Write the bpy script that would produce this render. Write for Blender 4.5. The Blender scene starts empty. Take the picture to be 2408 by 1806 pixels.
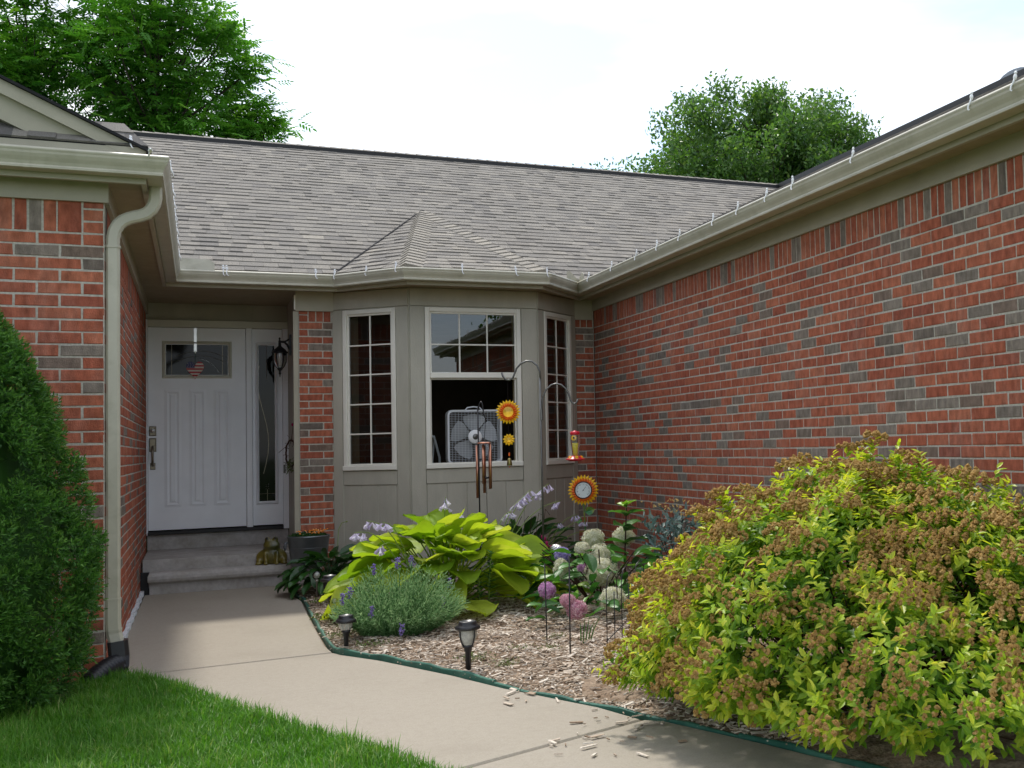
import bpy, math, random
import numpy as np
from mathutils import Vector, Matrix
random.seed(7); RNG = np.random.default_rng(11)
scn = bpy.context.scene; COL = scn.collection
PI = math.pi

# ------------------------------------------------------------------ camera
CAMP = Vector((-3.73143, -11.50569, 1.19763))
CR = Vector((0.89975954, -0.43558121, -0.02649101)); CU = Vector((0.00393718, -0.05260012, 0.99860789)); CF = Vector((0.43636827, 0.89861128, 0.04561250))
FPX, PPX, PPY = 2696.012, 1774.438, 914.516            # in pixels of a 2408 px wide picture
cam = bpy.data.cameras.new('camera'); camo = bpy.data.objects.new('camera', cam); COL.objects.link(camo)
cam.sensor_fit = 'HORIZONTAL'; cam.sensor_width = 36; cam.lens = FPX/2408*36
cam.shift_x = -(PPX-1204)/2408; cam.shift_y = (PPY-903)/2408
cam.clip_start = .05; cam.clip_end = 600
camo.matrix_world = Matrix(((CR.x, CU.x, -CF.x, CAMP.x), (CR.y, CU.y, -CF.y, CAMP.y), (CR.z, CU.z, -CF.z, CAMP.z), (0, 0, 0, 1)))
scn.camera = camo
def ppm(p):                                             # picture pixels per metre at a place, for level of detail
    return FPX/max(.3, (Vector(p)-CAMP).dot(CF))
def inview(p, m=60):
    d = Vector(p)-CAMP; z = d.dot(CF)
    if z < .2: return False
    x = PPX+FPX*d.dot(CR)/z; y = PPY-FPX*d.dot(CU)/z
    return -m < x < 2408+m and -m < y < 1806+m

# ------------------------------------------------------------------ sky and sun
SUN_EL, SUN_AZ = math.radians(56.5), math.radians(-2.0)   # azimuth from +y towards +x
sd = Vector((math.sin(SUN_AZ)*math.cos(SUN_EL), math.cos(SUN_AZ)*math.cos(SUN_EL), math.sin(SUN_EL)))
w = bpy.data.worlds.new('World'); scn.world = w; w.use_nodes = True
nt = w.node_tree; nt.nodes.clear()
out = nt.nodes.new('ShaderNodeOutputWorld'); bg = nt.nodes.new('ShaderNodeBackground')
sky = nt.nodes.new('ShaderNodeTexSky'); sky.sky_type = 'NISHITA'; sky.sun_disc = False
sky.sun_elevation = SUN_EL; sky.sun_rotation = SUN_AZ; sky.air_density = 1.0; sky.dust_density = .7; sky.ozone_density = 1.0
tc = nt.nodes.new('ShaderNodeTexCoord'); mp = nt.nodes.new('ShaderNodeMapping'); mp.inputs['Scale'].default_value = (1.0, 1.0, 3.2); mp.inputs['Location'].default_value = (.2, 3.3, -1.2)
nz = nt.nodes.new('ShaderNodeTexNoise'); nz.inputs['Scale'].default_value = 1.7; nz.inputs['Detail'].default_value = 6; nz.inputs['Roughness'].default_value = .5
rp = nt.nodes.new('ShaderNodeValToRGB'); rp.color_ramp.elements[0].position = .42; rp.color_ramp.elements[1].position = .60
rp.color_ramp.elements[0].color = (.25, .25, .25, 1); rp.color_ramp.elements[1].color = (.95, .95, .95, 1)
mx = nt.nodes.new('ShaderNodeMix'); mx.data_type = 'RGBA'; mx.inputs[7].default_value = (6.4, 6.5, 6.7, 1)
nt.links.new(tc.outputs['Generated'], mp.inputs['Vector']); nt.links.new(mp.outputs[0], nz.inputs['Vector']); nt.links.new(nz.outputs['Fac'], rp.inputs['Fac'])
nt.links.new(rp.outputs['Color'], mx.inputs[0]); nt.links.new(sky.outputs['Color'], mx.inputs[6]); nt.links.new(mx.outputs[2], bg.inputs['Color'])
bg.inputs['Strength'].default_value = .07
nt.links.new(bg.outputs[0], out.inputs['Surface'])
sl = bpy.data.lights.new('sun', 'SUN'); sl.energy = 1.05; sl.angle = math.radians(5); sl.color = (1, .95, .87)
so = bpy.data.objects.new('sun', sl); COL.objects.link(so); so.rotation_euler = (-sd).to_track_quat('-Z', 'Y').to_euler(); so.location = (0, 10, 14)
scn.view_settings.view_transform = 'Standard'; scn.view_settings.look = 'None'; scn.view_settings.gamma = 1; scn.view_settings.use_curve_mapping = False
scn.view_settings.exposure = 1.74
scn.cycles.max_bounces = 8; scn.cycles.transparent_max_bounces = 12; scn.cycles.use_denoising = True
scn.cycles.caustics_reflective = False; scn.cycles.caustics_refractive = False

# ------------------------------------------------------------------ materials
MATS = {}
def _n(nt, t, **k):
    n = nt.nodes.new(t)
    for a, b in k.items(): setattr(n, a, b)
    return n
def mat(name, col, rough=.6, spec=.3, var=.12, scale=18., bump=0., bscale=90., metal=0., col2=None, tone=None, trans=0., tcol=None, stretch=None, stain=None, sss=0.):
    """procedural material: colour broken up by noise in place, optional per-piece 'tone' ramp, relief, translucency"""
    m = bpy.data.materials.new(name); m.use_nodes = True; nt = m.node_tree; nt.nodes.clear(); L = nt.links
    o = _n(nt, 'ShaderNodeOutputMaterial'); p = _n(nt, 'ShaderNodeBsdfPrincipled')
    p.inputs['Roughness'].default_value = rough; p.inputs['Specular IOR Level'].default_value = spec; p.inputs['Metallic'].default_value = metal
    g = _n(nt, 'ShaderNodeNewGeometry'); vec = g.outputs['Position']
    if stretch:
        mpn = _n(nt, 'ShaderNodeMapping'); mpn.inputs['Scale'].default_value = stretch; L.new(vec, mpn.inputs['Vector']); vec = mpn.outputs[0]
    n1 = _n(nt, 'ShaderNodeTexNoise'); n1.inputs['Scale'].default_value = scale; n1.inputs['Detail'].default_value = 5; n1.inputs['Roughness'].default_value = .6; L.new(vec, n1.inputs['Vector'])
    if tone:
        at = _n(nt, 'ShaderNodeAttribute', attribute_name='tone'); cr = _n(nt, 'ShaderNodeValToRGB'); els = cr.color_ramp.elements
        while len(els) < len(tone): els.new(.5)
        for e, (ps, c) in zip(els, tone): e.position = ps; e.color = (*c, 1)
        L.new(at.outputs['Fac'], cr.inputs['Fac']); base = cr.outputs['Color']
    else:
        rg = _n(nt, 'ShaderNodeRGB'); rg.outputs[0].default_value = (*col, 1); base = rg.outputs[0]
    if col2:
        n2 = _n(nt, 'ShaderNodeTexNoise'); n2.inputs['Scale'].default_value = scale*.23; n2.inputs['Detail'].default_value = 4; L.new(vec, n2.inputs['Vector'])
        r2 = _n(nt, 'ShaderNodeMapRange'); r2.inputs[1].default_value = .42; r2.inputs[2].default_value = .66; L.new(n2.outputs['Fac'], r2.inputs[0])
        m2 = _n(nt, 'ShaderNodeMix', data_type='RGBA'); L.new(r2.outputs[0], m2.inputs[0]); L.new(base, m2.inputs[6]); m2.inputs[7].default_value = (*col2, 1); base = m2.outputs[2]
    if stain:                                           # broad weather marks with a shape of their own
        n5 = _n(nt, 'ShaderNodeTexNoise'); n5.inputs['Scale'].default_value = stain[0]; n5.inputs['Detail'].default_value = 8; n5.inputs['Roughness'].default_value = .68; L.new(vec, n5.inputs['Vector'])
        r5 = _n(nt, 'ShaderNodeMapRange'); r5.inputs[1].default_value = .50; r5.inputs[2].default_value = .72; r5.inputs[4].default_value = stain[2]; L.new(n5.outputs['Fac'], r5.inputs[0])
        m5 = _n(nt, 'ShaderNodeMix', data_type='RGBA'); L.new(r5.outputs[0], m5.inputs[0]); L.new(base, m5.inputs[6]); m5.inputs[7].default_value = (*stain[1], 1); base = m5.outputs[2]
    mr = _n(nt, 'ShaderNodeMapRange'); mr.inputs[1].default_value = .25; mr.inputs[2].default_value = .75; mr.inputs[3].default_value = 1-var; mr.inputs[4].default_value = 1+var
    L.new(n1.outputs['Fac'], mr.inputs[0])
    hs = _n(nt, 'ShaderNodeHueSaturation'); L.new(mr.outputs[0], hs.inputs['Value']); L.new(base, hs.inputs['Color'])
    L.new(hs.outputs[0], p.inputs['Base Color'])
    if bump:
        n3 = _n(nt, 'ShaderNodeTexNoise'); n3.inputs['Scale'].default_value = bscale; n3.inputs['Detail'].default_value = 4; L.new(vec, n3.inputs['Vector'])
        b = _n(nt, 'ShaderNodeBump'); b.inputs['Strength'].default_value = bump; b.inputs['Distance'].default_value = .01; L.new(n3.outputs['Fac'], b.inputs['Height']); L.new(b.outputs[0], p.inputs['Normal'])
    if trans:
        t = _n(nt, 'ShaderNodeBsdfTranslucent')
        if tcol:
            mt = _n(nt, 'ShaderNodeMix', data_type='RGBA', blend_type='MULTIPLY'); mt.inputs[0].default_value = 1; L.new(hs.outputs[0], mt.inputs[6]); mt.inputs[7].default_value = (*tcol, 1); L.new(mt.outputs[2], t.inputs['Color'])
        else: L.new(hs.outputs[0], t.inputs['Color'])
        ms = _n(nt, 'ShaderNodeMixShader'); ms.inputs[0].default_value = trans; L.new(p.outputs[0], ms.inputs[1]); L.new(t.outputs[0], ms.inputs[2]); L.new(ms.outputs[0], o.inputs[0])
    else: L.new(p.outputs[0], o.inputs[0])
    MATS[name] = m
    return m
def glassmat(name, tint, refl=1.0, rough=.0):
    m = bpy.data.materials.new(name); m.use_nodes = True; nt = m.node_tree; nt.nodes.clear(); L = nt.links
    o = _n(nt, 'ShaderNodeOutputMaterial'); t = _n(nt, 'ShaderNodeBsdfTransparent'); t.inputs[0].default_value = (*tint, 1)
    g = _n(nt, 'ShaderNodeBsdfGlossy'); g.inputs['Roughness'].default_value = rough; g.inputs[0].default_value = (.95, .97, 1, 1)
    geo = _n(nt, 'ShaderNodeNewGeometry'); nn = _n(nt, 'ShaderNodeTexNoise'); nn.inputs['Scale'].default_value = 2.2; L.new(geo.outputs['Position'], nn.inputs['Vector'])
    b = _n(nt, 'ShaderNodeBump'); b.inputs['Strength'].default_value = .05; b.inputs['Distance'].default_value = .02; L.new(nn.outputs['Fac'], b.inputs['Height']); L.new(b.outputs[0], g.inputs['Normal'])
    f = _n(nt, 'ShaderNodeFresnel'); f.inputs['IOR'].default_value = 1.5; mm = _n(nt, 'ShaderNodeMath', operation='MULTIPLY'); mm.inputs[1].default_value = refl; L.new(f.outputs[0], mm.inputs[0])
    s = _n(nt, 'ShaderNodeMixShader'); L.new(mm.outputs[0], s.inputs[0]); L.new(t.outputs[0], s.inputs[1]); L.new(g.outputs[0], s.inputs[2]); L.new(s.outputs[0], o.inputs[0])
    MATS[name] = m; return m
R1 = (.40, .122, .07); R2 = (.345, .10, .06); R3 = (.445, .155, .09); R4 = (.285, .09, .062)
mat('brick', R1, .85, .15, .42, 26, .7, 240, stretch=(1, 1, .45), stain=(3.5, (.42, .36, .31), .22), tone=[(0, R4), (.18, R2), (.42, R1), (.66, R3), (.70, (.30, .085, .055)), (.76, (.22, .145, .112)), (.80, (.205, .165, .135)), (.9, (.255, .215, .18)), (1, (.165, .135, .113))])
mat('mortar', (.52, .495, .43), .95, .1, .25, 60, .6, 300, stain=(4, (.36, .33, .27), .5))
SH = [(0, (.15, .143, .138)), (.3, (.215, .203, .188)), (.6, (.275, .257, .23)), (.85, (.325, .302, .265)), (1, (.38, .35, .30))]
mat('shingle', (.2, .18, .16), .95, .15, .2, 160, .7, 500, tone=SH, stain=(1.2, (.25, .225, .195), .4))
mat('shingle_edge', (.03, .03, .033), .9, .1, .2, 60, .4, 300)
mat('trim', (.41, .385, .305), .55, .3, .07, 6, .12, 160, col2=(.37, .345, .27))
mat('siding', (.46, .44, .37), .6, .3, .08, 7, .25, 120, stretch=(1, 1, .35), col2=(.42, .405, .34), stain=(2.6, (.33, .32, .26), .45))
mat('soffit', (.34, .285, .195), .7, .2, .12, 9, .1, 80)
mat('gutter', (.49, .47, .38), .38, .45, .08, 7, 0, col2=(.45, .43, .34), stain=(5, (.30, .285, .20), .5))
mat('vinyl', (.80, .78, .70), .4, .4, .05, 6)
mat('door_paint', (.84, .86, .90), .38, .4, .04, 5, .05, 200)
mat('door_trim', (.60, .59, .50), .45, .35, .05, 6)
mat('concrete', (.375, .335, .275), .9, .2, .13, 130.0, .5, 400, col2=(.355, .316, .258), stain=(1.6, (.285, .25, .20), .42))
mat('step_concrete', (.43, .41, .395), .85, .2, .16, 30, .4, 260, col2=(.36, .34, .31), stain=(3.5, (.24, .22, .18), .5))
mat('caulk', (.7, .72, .75), .6, .3, .1, 30)
mat('black_rubber', (.012, .012, .013), .5, .4, .2, 20)
mat('black_plastic', (.016, .016, .019), .38, .5, .2, 25)
mat('black_metal', (.012, .012, .014), .4, .5, .2, 30)
mat('grey_metal', (.14, .14, .135), .35, .6, .2, 20, metal=.7)
mat('pewter', (.25, .22, .17), .35, .5, .2, 30, metal=.9)
mat('steel', (.62, .62, .62), .28, .5, .08, 20, metal=1.0)
mat('tub_metal', (.21, .235, .255), .42, .5, .15, 14, metal=.75)
mat('copper', (.56, .27, .18), .3, .5, .12, 20, metal=.95)
mat('brass', (.25, .21, .08), .35, .5, .25, 40, metal=.9)
mat('white_plastic', (.85, .86, .88), .4, .4, .03, 20)
mat('fan_plastic', (.62, .65, .68), .4, .4, .04, 12)
mat('fan_blade', (.34, .36, .38), .45, .4, .05, 12)
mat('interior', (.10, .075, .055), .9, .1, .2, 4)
mat('interior_trim', (.45, .38, .24), .6, .2, .1, 4)
mat('chair_paint', (.6, .64, .66), .5, .3, .05, 10)
glassmat('glass', (.84, .88, .88), 2.3)
glassmat('dark_glass', (.10, .15, .16), .4, .05)
glassmat('clear_glass', (.93, .95, .94), 1.5, .02)
mat('dirty_glass', (.66, .66, .6), .25, .6, .3, 60, trans=.45)
mat('green_edging', (.022, .105, .075), .5, .35, .22, 14, .15, 60, col2=(.05, .16, .115))
mat('red_plastic', (.62, .012, .035), .3, .5, .06, 20)
mat('yellow_paint', (.85, .50, .015), .4, .4, .18, 40)
mat('orange_paint', (.72, .13, .012), .4, .4, .25, 40)
mat('amber_glass', (.85, .55, .06), .15, .6, .15, 30, trans=.4)
mat('nectar', (.80, .70, .10), .1, .6, .1, 20, trans=.35)
mat('flag_red', (.42, .012, .018), .5, .3, .1, 40)
mat('flag_white', (.66, .60, .55), .5, .3, .1, 40)
mat('flag_blue', (.03, .04, .15), .5, .3, .1, 40)
mat('dial_white', (.72, .80, .80), .35, .4, .04, 10)
mat('frog_glaze', (.16, .125, .018), .28, .6, .35, 26, .3, 60, col2=(.05, .055, .012))
mat('soil', (.05, .036, .025), .95, .1, .3, 20, .8, 60)
mat('mulch_base', (.29, .22, .16), .95, .1, .5, 55, .9, 90, col2=(.17, .115, .075))
mat('dish_paint', (.30, .33, .37), .5, .3, .05, 5)
mat('chip', (.4, .3, .2), .85, .2, .2, 90, .3, 200, stretch=(1, 1, 1), tone=[(0, (.15, .10, .065)), (.3, (.32, .235, .165)), (.6, (.50, .41, .32)), (1, (.66, .59, .50))])
mat('lawn_soil', (.05, .10, .02), .95, .1, .3, 14)
mat('far_ground', (.06, .10, .03), .95, .1, .3, .6)
G = lambda *a: [(i/(len(a)-1), c) for i, c in enumerate(a)]
mat('grass_blade', (.1, .3, .03), .5, .3, .15, 3, tone=G((.045, .15, .012), (.085, .235, .02), (.13, .29, .035), (.30, .36, .12)), trans=.45, tcol=(1.1, 1.25, .6))
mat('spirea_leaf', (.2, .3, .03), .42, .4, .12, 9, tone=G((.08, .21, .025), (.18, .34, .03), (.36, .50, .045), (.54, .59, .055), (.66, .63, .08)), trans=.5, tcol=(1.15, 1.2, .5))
mat('spirea_flower', (.3, .17, .06), .9, .1, .25, 60, tone=G((.38, .225, .075), (.52, .335, .115), (.62, .45, .19)), trans=.4)
mat('twig', (.055, .03, .022), .8, .2, .2, 30)
mat('bark', (.07, .058, .048), .9, .1, .3, 12, .5, 60)
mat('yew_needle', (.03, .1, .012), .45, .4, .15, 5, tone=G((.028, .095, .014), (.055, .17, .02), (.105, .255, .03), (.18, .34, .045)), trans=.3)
mat('hosta_gold', (.4, .5, .04), .5, .3, .14, 9, .15, 60, tone=G((.20, .34, .025), (.32, .47, .035), (.44, .54, .05), (.56, .60, .12)), trans=.48, tcol=(1.1, 1.15, .4))
mat('hosta_green', (.03, .1, .02), .32, .5, .15, 8, tone=G((.016, .062, .014), (.026, .09, .018), (.045, .13, .024)), trans=.25, tcol=(1.1, 1.3, .5))
mat('hosta_stem', (.2, .3, .06), .5, .3, .1, 10)
mat('lilac_petal', (.62, .55, .78), .55, .2, .10, 50, tone=G((.60, .53, .72), (.74, .69, .84), (.82, .80, .88)), trans=.45)
mat('lavender_leaf', (.2, .3, .2), .6, .3, .12, 6, tone=G((.11, .26, .085), (.19, .37, .14), (.28, .46, .20), (.37, .51, .24)), trans=.45)
mat('lavender_flower', (.25, .2, .5), .7, .2, .2, 40, tone=G((.19, .14, .40), (.34, .27, .58)), trans=.2)
mat('hydrangea_leaf', (.05, .16, .03), .4, .4, .14, 12, .2, 60, tone=G((.022, .085, .02), (.045, .15, .03), (.11, .27, .05), (.26, .42, .05)), trans=.3, tcol=(1.1, 1.25, .5))
mat('bloom_white', (.72, .72, .55), .7, .2, .08, 60, tone=G((.62, .63, .42), (.78, .77, .60), (.86, .85, .76)), trans=.35)
mat('bloom_pink', (.66, .42, .62), .7, .2, .08, 60, tone=G((.55, .25, .50), (.66, .36, .62), (.74, .56, .72)), trans=.3)
mat('bloom_rose', (.66, .42, .62), .7, .2, .08, 60, tone=G((.62, .28, .40), (.72, .45, .52), (.80, .62, .64)), trans=.3)
mat('bloom_lilac', (.45, .42, .75), .7, .2, .08, 60, tone=G((.36, .30, .66), (.48, .42, .74), (.60, .55, .80)), trans=.3)
mat('blue_leaf', (.14, .2, .2), .5, .3, .12, 10, tone=G((.06, .12, .11), (.12, .19, .18), (.2, .27, .24)), trans=.25)
mat('lily_leaf', (.08, .2, .04), .4, .4, .12, 10, tone=G((.04, .13, .03), (.09, .22, .04), (.16, .30, .06)), trans=.35)
mat('magenta_petal', (.42, .02, .12), .6, .2, .2, 40)
mat('marigold', (.8, .25, .03), .7, .2, .2, 60, tone=G((.70, .14, .02), (.85, .30, .04), (.85, .42, .18)))
mat('ash_leaf', (.05, .15, .02), .45, .4, .12, 3, tone=G((.04, .15, .022), (.08, .235, .03), (.145, .33, .042), (.25, .44, .06)), trans=.5, tcol=(1.1, 1.25, .5))
mat('oak_leaf', (.05, .13, .03), .4, .5, .12, 3, tone=G((.045, .11, .036), (.085, .18, .05), (.15, .27, .06), (.27, .38, .09)), trans=.45, tcol=(1.1, 1.25, .5))
mat('weed_leaf', (.15, .2, .04), .6, .3, .2, 20, tone=G((.08, .12, .03), (.16, .22, .05)), trans=.3)
mat('metal_leaf', (.02, .18, .04), .35, .5, .4, 60, col2=(.3, .3, .01))

# ------------------------------------------------------------------ builders
def tag(o, label=None, cat=None, group=None, kind=None):
    if label: o['label'] = label
    if cat: o['category'] = cat
    if group: o['group'] = group
    if kind: o['kind'] = kind
    return o
def empty(name, loc=(0, 0, 0), parent=None):
    o = bpy.data.objects.new(name, None); o.empty_display_size = .1; COL.objects.link(o); o.location = loc
    if parent: o.parent = parent
    return o
def thing(name, label, cat, loc=(0, 0, 0), group=None): return tag(empty(name, loc), label, cat, group)
def link(name, me, parent=None, kind=None, inv=True):
    o = bpy.data.objects.new(name, me); COL.objects.link(o)
    if parent:
        o.parent = parent
        if inv:                                        # meshes are written in world space: undo the parent's own place
            q = parent; off = Vector((0, 0, 0))
            while q: off += q.location; q = q.parent
            o.location = -off
    if kind: o['kind'] = kind
    return o
class MB:
    def __init__(s): s.v = []; s.f = []; s.t = []; s.tone = 0.
    def add(s, vs, fs):
        b = len(s.v); s.v += [tuple(v) for v in vs]; s.f += [tuple(b+i for i in f) for f in fs]; s.t += [s.tone]*len(fs); return s
    def box(s, a, b):
        (x0, y0, z0), (x1, y1, z1) = a, b
        return s.add([(x0, y0, z0), (x1, y0, z0), (x1, y1, z0), (x0, y1, z0), (x0, y0, z1), (x1, y0, z1), (x1, y1, z1), (x0, y1, z1)],
                     [(0, 3, 2, 1), (4, 5, 6, 7), (0, 1, 5, 4), (1, 2, 6, 5), (2, 3, 7, 6), (3, 0, 4, 7)])
    def obox(s, o, u, v, n, su, sv, sn):                # box from corner o along three axes
        o, u, v, n = Vector(o), Vector(u)*su, Vector(v)*sv, Vector(n)*sn
        P = [o, o+u, o+u+v, o+v]; P += [p+n for p in P]
        return s.add(P, [(0, 3, 2, 1), (4, 5, 6, 7), (0, 1, 5, 4), (1, 2, 6, 5), (2, 3, 7, 6), (3, 0, 4, 7)])
    def quad(s, *p): return s.add(p, [tuple(range(len(p)))])
    def prism(s, poly, z0, z1):                         # plan polygon, counter-clockwise
        n = len(poly); vs = [(x, y, z0) for x, y in poly]+[(x, y, z1) for x, y in poly]
        return s.add(vs, [tuple(range(n-1, -1, -1)), tuple(range(n, 2*n))]+[(i, (i+1) % n, n+(i+1) % n, n+i) for i in range(n)])
    def tube(s, pts, r, n=8, cap=True, flat=1.):
        pts = [Vector(p) for p in pts]; m = len(pts); rs = r if isinstance(r, (list, tuple)) else [r]*m; rings = []; up = None
        for i, p in enumerate(pts):
            d = (pts[min(i+1, m-1)]-pts[max(i-1, 0)]).normalized()
            if up is None: up = Vector((0, 0, 1)) if abs(d.z) < .9 else Vector((1, 0, 0))
            a = d.cross(up); a = a.normalized() if a.length > 1e-6 else d.orthogonal().normalized(); b = a.cross(d); up = b
            rings.append([p+(a*math.cos(2*PI*k/n)+b*math.sin(2*PI*k/n)*flat)*rs[i] for k in range(n)])
        vs = [v for g in rings for v in g]; fs = [(i*n+k, i*n+(k+1) % n, (i+1)*n+(k+1) % n, (i+1)*n+k) for i in range(m-1) for k in range(n)]
        if cap: fs += [tuple(range(n-1, -1, -1)), tuple((m-1)*n+k for k in range(n))]
        return s.add(vs, fs)
    def lathe(s, prof, c, n=20, axis=None, cap=False):  # profile of (radius, height)
        c = Vector(c); m = len(prof)
        if axis is None: X, Y, Zv = Vector((1, 0, 0)), Vector((0, 1, 0)), Vector((0, 0, 1))
        else: Zv = Vector(axis).normalized(); X = Zv.orthogonal().normalized(); Y = Zv.cross(X)
        vs = [c+X*(r*math.cos(2*PI*k/n))+Y*(r*math.sin(2*PI*k/n))+Zv*h for r, h in prof for k in range(n)]
        fs = [(i*n+k, i*n+(k+1) % n, (i+1)*n+(k+1) % n, (i+1)*n+k) for i in range(m-1) for k in range(n)]
        if cap: fs += [tuple(range(n-1, -1, -1)), tuple((m-1)*n+k for k in range(n))]
        return s.add(vs, fs)
    def ball(s, c, r, n=14, m=9, sq=(1, 1, 1)):
        prof = [(math.sin(PI*i/m), -math.cos(PI*i/m)) for i in range(m+1)]; b = len(s.v); s.lathe(prof, (0, 0, 0), n)
        for i in range(b, len(s.v)): s.v[i] = (c[0]+s.v[i][0]*r*sq[0], c[1]+s.v[i][1]*r*sq[1], c[2]+s.v[i][2]*r*sq[2])
        return s
    def mesh(s, name, m, smooth=False):
        me = bpy.data.meshes.new(name); me.from_pydata(s.v, [], s.f)
        me.materials.append(MATS[m] if isinstance(m, str) else m)
        if any(t for t in s.t):
            a = me.attributes.new('tone', 'FLOAT', 'FACE'); a.data.foreach_set('value', s.t)
        if smooth: me.polygons.foreach_set('use_smooth', [True]*len(me.polygons))
        me.update(); return me
    def obj(s, name, m, parent=None, smooth=False, kind=None): return link(name, s.mesh(name, m, smooth), parent, kind)
def np_mesh(name, V, F, tone, m, smooth=False):
    me = bpy.data.meshes.new(name); me.from_pydata(V.astype(float), [], F); me.materials.append(MATS[m])
    if tone is not None:
        a = me.attributes.new('tone', 'FLOAT', 'FACE'); a.data.foreach_set('value', np.ascontiguousarray(tone, dtype=np.float32))
    if smooth: me.polygons.foreach_set('use_smooth', np.ones(len(me.polygons), dtype=bool))
    me.update(); return me
def unit(a): return a/np.maximum(1e-9, np.linalg.norm(a, axis=-1, keepdims=True))
def rdirs(n): return unit(RNG.normal(size=(n, 3)))
def leaf_arrays(C, A, N, L, W, fold=.12, droop=.15):
    """folded leaf blades: base, two shoulders a side and a tip; C base, A axis, N normal"""
    n = len(C); A = unit(A); S = unit(np.cross(A, N)); N = np.cross(S, A); L = np.broadcast_to(L, (n,))[:, None]; W = np.broadcast_to(W, (n,))[:, None]
    base = C; tip = C+A*L-N*L*droop
    def sh(t, wd, sg): return C+A*L*t+S*sg*W*wd*.5+N*(W*fold)-N*L*droop*t*t
    V = np.stack([base, sh(.30, .92, 1), sh(.66, .78, 1), tip, sh(.66, .78, -1), sh(.30, .92, -1)], 1).reshape(-1, 3)
    i = np.arange(n)[:, None]*6
    F = np.concatenate([i+np.array([0, 1, 2, 3]), i+np.array([0, 3, 4, 5])], 1).reshape(-1, 4)
    return V, F
def leaves(name, C, A, N, L, W, tone, m, parent, kind='stuff', fold=.12, droop=.15):
    V, F = leaf_arrays(C, A, N, L, W, fold, droop)
    return link(name, np_mesh(name, V, F, np.repeat(tone, 2), m), parent, kind)
def blob_np(C, R, n=6):
    """little octahedra for florets"""
    o = np.array([(1, 0, 0), (-1, 0, 0), (0, 1, 0), (0, -1, 0), (0, 0, 1), (0, 0, -1)], float)
    V = (C[:, None, :]+o[None]*np.broadcast_to(R, (len(C),))[:, None, None]).reshape(-1, 3); i = np.arange(len(C))[:, None]*6
    f = np.array([(0, 2, 4), (2, 1, 4), (1, 3, 4), (3, 0, 4), (2, 0, 5), (1, 2, 5), (3, 1, 5), (0, 3, 5)])
    return V, (i[:, None, :]+f[None]).reshape(-1, 3)
# ------------------------------------------------------------------ ground, walk and bed
GZ = 0.
b = MB(); b.quad((-150, -150, -.09), (150, -150, -.09), (150, 150, -.09), (-150, 150, -.09)); tag(b.obj('ground', 'far_ground'), kind='structure')
EDGE = [(-3.01, -.62), (-3.0, -.94), (-2.962, -1.43), (-2.985, -2.3), (-3.0, -3.13), (-3.007, -3.85), (-2.995, -4.1), (-2.953, -4.245), (-2.778, -4.568), (-2.505, -5.248), (-2.341, -5.741), (-2.068, -6.381), (-1.909, -6.793), (-1.70, -7.35), (-1.45, -8.2)]
LAWN = [(-4.17, -4.30), (-4.02, -4.50), (-3.87, -4.79), (-3.60, -5.52), (-3.267, -6.36), (-3.024, -6.94), (-2.80, -7.6), (-2.62, -8.4), (-2.5, -9.4)]
def bump_prism(poly, z0, z1): m = MB(); m.prism(poly, z0, z1); return m
walk = empty('walkway'); walk['kind'] = 'structure'
def inset(poly, d):
    n = len(poly); r = []
    for i in range(n):
        p, a, c = Vector(poly[i]), Vector(poly[i-1]), Vector(poly[(i+1) % n]); e1 = (p-a).normalized(); e2 = (c-p).normalized()
        n1 = Vector((-e1.y, e1.x)); n2 = Vector((-e2.y, e2.x)); k = n1+n2; k = k/max(.3, k.dot(n1)); r.append((p.x+k.x*d, p.y+k.y*d))
    return r
def slab(poly):                                         # counter-clockwise; worn arris along the edge
    m = MB(); n = len(poly); q = inset(poly, .008); b0 = [(x, y, -.09) for x, y in poly]; b1 = [(x, y, -.008) for x, y in poly]; b2 = [(x, y, 0.) for x, y in q]
    m.add(b0+b1+b2, [(i, (i+1) % n, n+(i+1) % n, n+i) for i in range(n)]+[(n+i, n+(i+1) % n, 2*n+(i+1) % n, 2*n+i) for i in range(n)]+[tuple(2*n+i for i in range(n))]); return m
slab([(-4.185, -4.265), (-3.012, -4.135), (-3.03, -3.85), (-3.02, -3.13), (-3.005, -2.3), (-2.985, -1.43), (-3.02, -.94), (-3.03, -.13), (-4.165, -.13)]).obj('slab', 'concrete', walk)
slab([(-4.185, -4.285), (-4.4, -7.6), (-3.5, -7.345), (-2.85, -7.075), (-2.0, -6.72), (-2.085, -6.40), (-2.36, -5.75), (-2.525, -5.26), (-2.80, -4.585), (-2.97, -4.27), (-3.01, -4.16)]).obj('slab', 'concrete', walk)
slab([(-4.4, -7.625), (-4.3, -11.8), (-1.3, -11.8), (-1.38, -8.4), (-1.72, -7.36), (-1.925, -6.80), (-1.99, -6.735), (-2.85, -7.098), (-3.5, -7.368)]).obj('slab', 'concrete', walk)
slab([(-4.3, -11.82), (-4.3, -16), (-1.3, -16), (-1.3, -11.82)]).obj('slab', 'concrete', walk)
m = MB(); m.prism([(-4.4, -4.3), (-4.38, -12), (-1.3, -12), (-1.9, -6.7), (-2.9, -4.1), (-2.95, -.1), (-4.17, -.1)], -.085, -.022); tag(m.obj('joint_sand', 'mulch_base'), kind='structure')
# sealant bead along the left wall foot
m = MB()
for i in range(26):
    y0 = -3.75+i*.14; m.box((-4.2+.0, y0, -.005), (-4.172+.008*math.sin(i*2.1), y0+.142, .028+.008*math.sin(i*1.3)))
SEAL = m
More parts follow.
